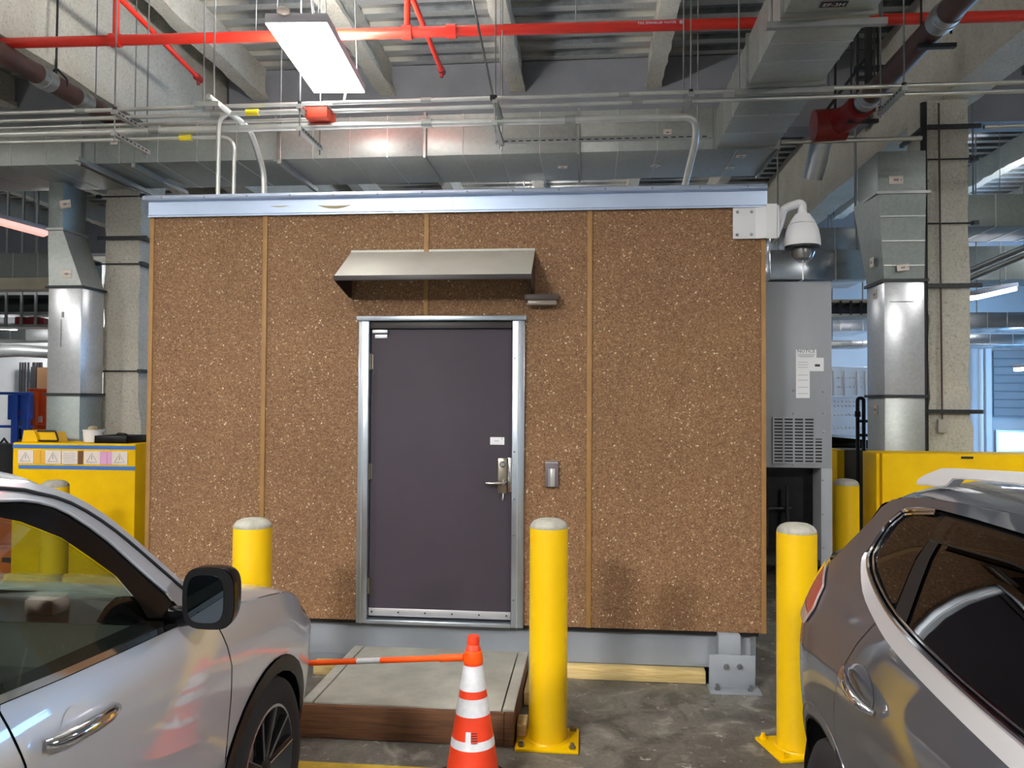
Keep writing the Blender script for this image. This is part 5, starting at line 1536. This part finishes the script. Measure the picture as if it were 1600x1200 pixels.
MB().cyl((a.x, 1.8, a.z), (b.x, 1.8, b.z), .014, n=8).build('brace', 'iron', fr_)

# ================================================================== LAMPS
def lamp(x, y, z, label, w_=.42, l_=1.18, mt='lampwhite', rz=0.0, drop=True):
    L = thing('ceiling_lamp', label, 'lamp', (x, y, z), rz, 'hanging panel lamps', local=True)
    box('lamp_housing', 'lamphousing', L, -w_ / 2, w_ / 2, -l_ / 2, l_ / 2, .004, .075, .012)
    box('diffuser', mt, L, -w_ / 2 + .006, w_ / 2 - .006, -l_ / 2 + .006, l_ / 2 - .006, 0, .004)
    box('added_uplight', 'uplight_added_main' if mt == 'lampmain' else 'uplight_added', L, -w_ * .3, w_ * .3, -l_ * .42, l_ * .42, .075, .08)  # glowing top added to throw light onto the ceiling
    if drop:
        for sx in (-.18, .18):
            for sy in (-.5, .5):
                MB().cyl((sx, sy, .075), (sx * .6, sy, 6.38 - z), .004, n=6).build('hanger_wire', 'rod', L)
        MB().lathe([(.03, -.0), (.045, .01), (.045, .03), (.03, .04)], (-.08, -l_ / 2 - .03, .05), 16).box(-.12, -.04, -l_ / 2 - .03, -l_ / 2 + .01, .06, .075).build('motion_sensor', 'paper', L)
        MB().cyl((.06, l_ / 2 - .03, -.002), (.03, l_ / 2 + .02, -.09), .010, n=8).build('pull_toggle', 'white', L)
        MB().tube([(.1, -l_ / 2 + .1, .075), (.06, -l_ / 2 + .04, .5), (.0, -l_ / 2, 1.9)], .008, 8).build('power_cord', 'white', L)
    return L


lamp(1.255, .175, 4.62, 'bright white panel lamp hanging above the shelter front', w_=.446, l_=1.26, rz=.07, mt='lampmain')
lamp(1.1, -3.3, 4.6, 'panel lamp hanging over the parking bays behind the viewpoint')
for x_, lb in ((-.15, 'left'), (.35, 'right')):
    lamp(x_, -8.5, 4.6, lb + ' one of a pair of panel lamps hanging far behind the viewpoint', mt='lampstrong')
for x_, y_, lb in ((7.6, -6.5, 'right'), (-5.2, -6.0, 'left')):
    lamp(x_, y_, 4.6, 'panel lamp hanging over the ' + lb + ' side bays behind the viewpoint', mt='lampmid')
for x_, y_, lb in ((-5.2, -1.5, 'left'), (8.6, -1.0, 'right')):
    lamp(x_, y_, 4.6, 'panel lamp hanging over the bays ' + lb + ' of the shelter')


lamp(at_y(112, 430, 15).x, 15.0, 4.9, 'added panel lamp by the far wall, hidden behind the left riser', mt='lampmid')  # added out of sight to brighten the far wall
for x_, y_, lb in ((2.3, 6.5, 'just behind the shelter'), (-9.8, 4.5, 'left of the back ducts, outside the frame'), (11.5, 7.5, 'over the right bays beyond the right guard wall'), (at_y(1405, 430, 13).x, 13.0, 'by the far wall, behind the right riser'), (2.3, 12.5, 'by the far wall, behind the shelter')):  # extra lamps added out of view to light the back of the garage
    lamp(x_, y_, 4.9, 'added unseen panel lamp hanging ' + lb)


def strip(label, q0, q1, y0, y1, w_, mt):
    A, B = at_y(*q0, y0), at_y(*q1, y1)
    d_ = (B - A); t_ = thing('strip_lamp', label, 'lamp', (A + B) / 2, group='strip lamps in the background')
    s_ = d_.cross(Vector((0, 0, 1))).normalized()
    n_ = s_.cross(d_.normalized())
    n_ = n_ if n_.z > 0 else -n_
    MB().obox((A + B) / 2, d_, s_, n_, d_.length, w_, .07, .02).build('diffuser', mt, t_)
    MB().obox((A + B) / 2 + n_ * .06, d_, s_, n_, d_.length * 1.02, w_ * 1.15, .06, .01).build('lamp_housing', 'lamphousing', t_)
    for f_ in (.2, .8):
        c = A.lerp(B, f_); MB().cyl(c + n_ * .08, (c.x, c.y, 6.38), .006, n=6).build('hanger_wire', 'rod', t_)


strip('pinkish glowing strip lamp at the far left', (-40, 336), (73, 366), 4.2, 4.9, .2, 'lamppink')
strip('white strip lamp right of the right column', (1514, 466), (1576, 452), 6.8, 7.3, .28, 'lampfar')
strip('white strip lamp at the right edge under the blue ducts', (1592, 577), (1640, 573), 10.6, 10.9, .25, 'lampfar')
strip('white strip lamp at the left edge, low under the ducts', (-60, 508), (22, 513), 10.0, 10.2, .3, 'lampfar')

# ================================================================== BACKGROUND
# left: white wall pipes
for k, qx in enumerate((9, 13, 17, 22, 31, 37, 42)):
    a = at_y(qx, 570, 16.0)
    o = MB().cyl((a.x, 16.6, 0), (a.x, 16.6, a.z + .1), .03 if k < 4 else .048, n=10).box(a.x - .06, a.x + .06, 16.6, 16.8, 2.1, 2.16).build('wall_pipe', 'iron', None)
    tag(o, ['leftmost thin black pipe on the far white wall', 'second thin black pipe on the far white wall', 'third thin black pipe on the far white wall', 'fourth thin black pipe on the far white wall', 'first thick black pipe on the far wall, right of the thin ones', 'middle thick black pipe on the far wall', 'thick black pipe on the far wall nearest the orange frame'][k], 'pipe', 'black pipes on the far wall')


def px_box(name, m, parent, q0, q1, y0, y1, bev=.01):
    a, b = at_y(*q0, y0), at_y(*q1, y0)
    return box(name, m, parent, min(a.x, b.x), max(a.x, b.x), y0, y1, min(a.z, b.z), max(a.z, b.z), bev)


YB = 9.0
bl = thing('blue_lift', 'blue steel lift platform standing at the far left', 'lift', tuple(at_y(20, 700, YB)[:2]) + (0,))
px_box('lift_panel', 'bluelift', bl, (12, 617), (46, 656), YB, YB + .1)
for q in (20, 37): px_box('lift_post', 'bluelift', bl, (q - 2.5, 617), (q + 2.5, 860), YB - .08, YB)
for q in ((-30, 612), (-30, 664)): px_box('lift_rail', 'bluelift', bl, q, (46, q[1] + 5), YB - .05, YB + .06)
px_box('lift_tread', 'plastic', bl, (21, 669), (44, 700), YB + .1, YB + .2)
px_box('red_label', 'boxred', bl, (25, 642), (31, 649), YB - .02, YB - .005, 0)
YO = 9.6
og = thing('orange_gate', 'orange steel gate standing between the blue lift and the left riser', 'frame', tuple(at_y(60, 700, YO)[:2]) + (0,))
px_box('frame_panel', 'orangelift', og, (52, 610), (85, 690), YO, YO + .12)
px_box('frame_post', 'orangelift', og, (46, 608), (51, 860), YO - .1, YO + .1)
px_box('frame_rail', 'orangelift', og, (43, 607), (85, 611), YO - .1, YO - .01)
px_box('frame_rail', 'orangelift', og, (43, 663), (85, 666), YO - .1, YO - .01)
px_box('frame_leg', 'orangelift', og, (70, 690), (85, 860), YO, YO + .1)
px_box('label_plate', 'paper', og, (56, 650), (65, 660), YO - .02, YO - .005, 0)
cb = thing('tan_crate', 'tan board crate standing behind the orange frame', 'crate', tuple(at_y(65, 640, 11)[:2]) + (0,))
px_box('crate_body', 'cardboard', cb, (54, 574), (90, 760), 11, 11.8)
px_box('crate_edge', 'ink', cb, (48, 573), (53, 760), 10.98, 11.5)
bg = thing('black_bag', 'black bag at the far left beside the yellow guard wall', 'bag', tuple(at_y(8, 720, 3.6)[:2]) + (0,))
a = at_y(6, 705, 3.6)
MB().lathe([(.0, 0), (.2, .0), (.22, a.z - .3), (.19, a.z - .05), (.12, a.z + .09), (0, a.z + .11)], (a.x, 3.6, 0), 18).build('bag_body', 'rubber', bg)
MB().tube([(a.x - .08, 3.6, a.z + .06), (a.x, 3.6, a.z + .16), (a.x + .08, 3.6, a.z + .06)], .015, 8).build('bag_strap', 'rubber', bg)
# orange crates seen through the silver car
for k, (qa, qb) in enumerate((((-30, 812), (26, 857)), ((-30, 858), (26, 905)))):
    a, b = at_y(*qa, 1.9), at_y(*qb, 1.9)
    z0_, z1_ = (.0, .48) if k else (.483, .96)
    o = thing('orange_crate', ['orange crate on top of its stack, seen through the silver car', 'orange crate at the bottom of its stack, seen through the silver car'][k], 'crate', ((a.x + b.x) / 2, 2.1, z0_), group='orange crates left of the guard wall')
    xe_ = g0.x - .12
    box('crate_body', 'orangebox', o, xe_ - .6, xe_, 1.9, 2.4, z0_, z1_ - .03, .01)
    box('crate_lid', 'orangebox', o, xe_ - .62, xe_ + .02, 1.88, 2.42, z1_ - .03, z1_, .006)
    box('hand_grip', 'ink', o, xe_ - .2, xe_ - .1, 1.895, 1.9, z0_ + .3, z0_ + .35)
# left background ducts and rack
bd = thing('back_duct', 'grey duct with a cream lower beam behind the left riser', 'duct', (-4, 6, 4.0))
a, b = at_y(-60, 396, 6.0), at_y(77, 433, 6.0); c = at_y(77, 452, 6.0)
box('duct_section', 'galvd', bd, a.x - 3, b.x + .3, 6.0, 6.9, b.z, a.z, .01)
box('lower_beam', 'steelpale', bd, a.x - 3, b.x + .3, 5.98, 6.3, c.z, b.z - .003, .006)
for i in range(6):
    x = b.x - .2 - i * .42; box('seam', 'seam', bd, x, x + .01, 5.993, 6.9, b.z, a.z)
for x in (a.x, b.x - .3): MB().cyl((x, 6.4, a.z), (x, 6.4, 6.38), .01, n=6).build('hanger_rod', 'rod', bd)
dk = thing('pipe_rack', 'dark steel rack with red boxes hanging at the far left', 'rack', (-5, 9, 3.5))
a, b = at_y(-40, 459, 8.5), at_y(78, 487, 8.5)
box('rack_back', 'black', dk, a.x, b.x, 9.0, 9.05, b.z, a.z)
for z in (a.z, b.z - .02, b.z - .26): box('rack_rail', 'strut', dk, a.x, b.x, 8.5, 9.0, z - .03, z + .02)
for q in (34, 56, 10): x = at_y(q, 470, 8.5).x; box('rack_post', 'strut', dk, x - .02, x + .02, 8.48, 8.52, b.z - .28, 6.35)
for i, q in enumerate((33, 43, 54, 65)):
    x = at_y(q, 490, 8.6).x; box('rack_box', 'darkred', dk, x - .1, x + .1, 8.55, 8.8, b.z - .24, b.z - .09 - .03 * (i % 2), .02)
d2 = thing('back_duct', 'low blue-grey duct near the far wall at the left', 'duct', (-6, 12, 3.2))
a, b = at_y(-60, 505, 12), at_y(77, 530, 12)
box('duct_section', 'galvd', d2, a.x - 2, b.x + .6, 12, 13.2, b.z, a.z, .01)
a2, b2 = at_y(40, 507, 11.2), at_y(76, 532, 11.2)
box('branch_section', 'galv', d2, a2.x, b2.x + .3, 11.2, 12, b2.z, a2.z, .01)
for i in range(8):
    x = b.x - i * .5; box('seam', 'seam', d2, x, x + .012, 11.99, 13.2, b.z - .003, a.z)
for x in (a.x + 1, b.x): MB().cyl((x, 12.5, a.z), (x, 12.5, 6.38), .012, n=6).build('hanger_rod', 'rod', d2)
d3 = thing('duct_lagging', 'low sagging silver lagged duct hanging at the far left below the blue-grey duct', 'duct', (-5, 11, 3.0))
a, b = at_y(-60, 541, 11), at_y(77, 561, 11)
MB().tube([(a.x - 1, 11, a.z - .05), (a.x + .5, 11, a.z - .12), (a.x + 1.4, 11, a.z - .1), (b.x + .5, 11, b.z + .12)], [.15, .16, .14, .13], 14).build('lagged_run', 'galv', d3)
MB().cyl((a.x + .5, 11, a.z), (a.x + .5, 11, 6.38), .012, n=6).cyl((b.x, 11, b.z), (b.x, 11, 6.38), .012, n=6).build('hanger_rod', 'rod', d3)

# right background
def bduct(label, q0, q1, y0, depth, mt='galvm', seams=4, q2=None):
    a, b = at_y(*q0, y0), at_y(*q1, y0)
    t_ = thing('back_duct', label, 'duct', ((a.x + b.x) / 2, y0, b.z), group='ducts in the background at the right')
    box('duct_section', mt, t_, a.x, b.x, y0, y0 + depth, b.z, a.z, .01)
    for i in range(1, seams + 1):
        x = a.x + (b.x - a.x) * i / (seams + 1); MB().box(x - .006, x + .006, y0 - .006, y0 + depth, b.z - .006, a.z).build('seam', 'seam', t_)
    for f_ in (.1, .9):
        x = a.x + (b.x - a.x) * f_; MB().cyl((x, y0 + .1, a.z), (x, y0 + .1, 6.39), .01, n=6).build('hanger_rod', 'rod', t_)
    return t_


bduct('blue-lit duct behind the security camera, upper of two', (1203, 357), (1356, 391), 4.0, .3, 'galvm', 2)
bduct('blue-lit duct behind the security camera, lower of two', (1203, 391), (1358, 436), 3.6, .75, 'galvm', 2)
bduct('grey-green duct right of the right column, level with its middle', (1508, 304), (1700, 352), 3.9, .9, 'galvd', 3)
bduct('dark blue duct right of the right column, behind the strip lamp', (1512, 385), (1690, 436), 8.0, .8, 'galvd', 2)
bduct('low blue-lit duct right of the right column, below the strip lamp', (1512, 488), (1700, 511), 9.0, 1.2, 'galvm', 5)
bduct('lowest blue-lit duct right of the right column', (1512, 522), (1690, 538), 12.0, 1.4, 'galvm', 4)
bduct('thin blue-lit duct seen between the air conditioner and the right riser', (1296, 532), (1366, 541), 9.0, .8, 'galvb', 3)
bduct('slanted duct end seen between the air conditioner and the right riser', (1296, 497), (1366, 517), 11.0, 1.4, 'galvb', 3)
br_ = thing('cable_tray', 'dark cable tray between the air conditioner and the right riser', 'cable tray', (7, 7, 3.2))
a, b = at_y(1297, 470, 7.0), at_y(1362, 492, 7.0)
for z in (a.z, b.z): box('tray_rail', 'steelpale' if z == a.z else 'strut', br_, a.x, b.x, 7.0, 7.5, z - .03, z + .02)
for i in range(5):
    x = a.x + (b.x - a.x) * i / 4; box('tray_rung', 'iron', br_, x - .02, x + .02, 7.0, 7.5, b.z, a.z)
for x in (a.x + .05, b.x - .05): MB().cyl((x, 7.25, a.z), (x, 7.25, 6.38), .012, n=6).build('hanger_rod', 'rod', br_)
for k, (q0, q1, y0, y1) in enumerate((((1510, 425), (1640, 370), 5.5, 4.4), ((1505, 440), (1640, 382), 5.6, 4.5))):
    A, B = at_y(*q0, y0), at_y(*q1, y1)
    o = MB().cyl(A, B, .04, n=12).build('slanting_pipe', 'strut', None)
    tag(o, ['upper of two slanting grey pipes right of the right column', 'lower of two slanting grey pipes right of the right column'][k], 'pipe', 'slanting pipes at the right')
# trailer
tl_ = thing('white_trailer', 'white riveted trailer side seen between the air conditioner and the right riser', 'trailer', (9, 11.5, 0))
a, b = at_y(1285, 573, 11.0), at_y(1372, 700, 11.0)
box('trailer_body', 'trailer', tl_, a.x - 2.0, b.x, 11.0, 13.5, .9, a.z, .02)
for i, q in enumerate((1303, 1320, 1340, 1353)):
    x = at_y(q, 600, 11.0).x; box('trailer_rib', 'trailer', tl_, x - .02, x + .02, 10.98, 11.0, at_y(q, 618, 11).z, at_y(q, 580, 11).z, .004)
box('trailer_rail', 'trailer', tl_, a.x - 2.0, b.x, 10.97, 11.0, at_y(1320, 622, 11).z, at_y(1320, 618, 11).z, .004)
m = MB()
for q in range(1299, 1366, 6):
    for qy in (590, 604, 627, 634, 648, 668):
        c = at_y(q, qy, 10.985); m.lathe([(0, -.012), (.02, -.006), (.024, .006)], (c.x, 10.99, c.z), 6, 'Y')
o = m.build('rivet', 'trailer', tl_); o['kind'] = 'stuff'
for x in (a.x - 1.2, b.x - .8):
    MB().lathe([(0, 10.98), (.4, 10.98), (.45, 11.02), (.45, 11.25), (.0, 11.27)], (x, 0, .45), 24, 'Y').build('wheel', 'tyre', tl_)
box('chassis', 'iron', tl_, a.x - 2, b.x, 11.3, 13.3, .5, .9)


def far_car(label, cx, cy, w_, l_, zroof, m_):
    t_ = thing('parked_car', label, 'car', (cx, cy, 0), local=True)
    pf_ = [(-l_ / 2, .35), (-l_ / 2, .8), (-l_ * .42, .95), (-l_ * .25, 1.0), (-l_ * .12, zroof - .03), (l_ * .05, zroof), (l_ * .25, zroof - .06), (l_ * .36, 1.05), (l_ * .48, .98), (l_ / 2, .8), (l_ / 2, .35)]
    pf_ = smooth_path(pf_, 3)
    mb = MB(); mb.grid(lambda u, v: (pf_[round(u * (len(pf_) - 1))][0], (2 * v - 1) * (w_ / 2) * (1 - .16 * max(0, (pf_[round(u * (len(pf_) - 1))][1] - .95) / .6)) * (1 if True else 1), pf_[round(u * (len(pf_) - 1))][1] + .03 * (1 - (2 * v - 1) ** 4)), len(pf_) - 1, 10)
    mb.build('car_shell', m_, t_, smooth=60)
    for s in (-1, 1):
        mm_ = MB(); mm_.prism([(p[0], min(p[1], .98)) for p in pf_], 'Y', s * w_ / 2 - s * .01, s * w_ / 2); mm_.build('car_side', m_, t_)
        g_ = MB(); g_.prism([(-l_ * .24, 1.0), (-l_ * .12, zroof - .07), (l_ * .05, zroof - .04), (l_ * .24, zroof - .1), (l_ * .34, 1.03)], 'Y', s * w_ * .46 - s * .02, s * w_ * .455); g_.build('car_window', 'gloss', t_)
        for x in (-l_ * .3, l_ * .3):
            MB().lathe([(0, s * w_ / 2), (.2, s * w_ / 2 + s * .003), (.3, s * w_ / 2), (.32, s * (w_ / 2 - .03)), (.32, s * (w_ / 2 - .2)), (0, s * (w_ / 2 - .2))], (x, 0, .32), 24, 'Y').build('wheel', 'tyre', t_)
    return t_


c = at_y(1322, 690, 6.0)
far_car('black car roof showing behind the grey-faced guard wall', at_y(1360, 690, 6.85).x - 1.7, 6.85, 1.8, 3.4, at_y(1322, 679, 6.2).z, 'carblack')
c = at_y(1530, 700, 5.0)
far_car('black car behind the right guard wall, right of the column', at_y(1549, 690, 4.7).x - 1.9, 4.7, 1.8, 3.8, at_y(1520, 682, 5.0).z, 'carblack')
# black pipe rail
a, b = at_y(1340, 622, 3.0), at_y(1350, 720, 3.0); c = at_y(1362, 625, 3.0)
pr = thing('pipe_rail', 'black iron pipe rail standing beside the right riser', 'rail', ((a.x + b.x) / 2, 3.0, 0))
MB().tube(fillet([(a.x, 3.0, 0), (a.x, 3.0, a.z), (b.x, 3.0, a.z), (b.x, 3.0, 0)], .04), .02, 10).build('rail_frame', 'iron', pr)
for qy in (658, 680):
    z = at_y(1345, qy, 3.0).z; MB().cyl((a.x, 3.0, z), (b.x + .1, 3.0, z), .016, n=10).build('rail_bar', 'iron', pr)
MB().lathe([(.0, -.04), (.03, -.03), (.03, .03), (0, .04)], (a.x, 3.0, at_y(1340, 647, 3.0).z), 10).build('valve', 'iron', pr)
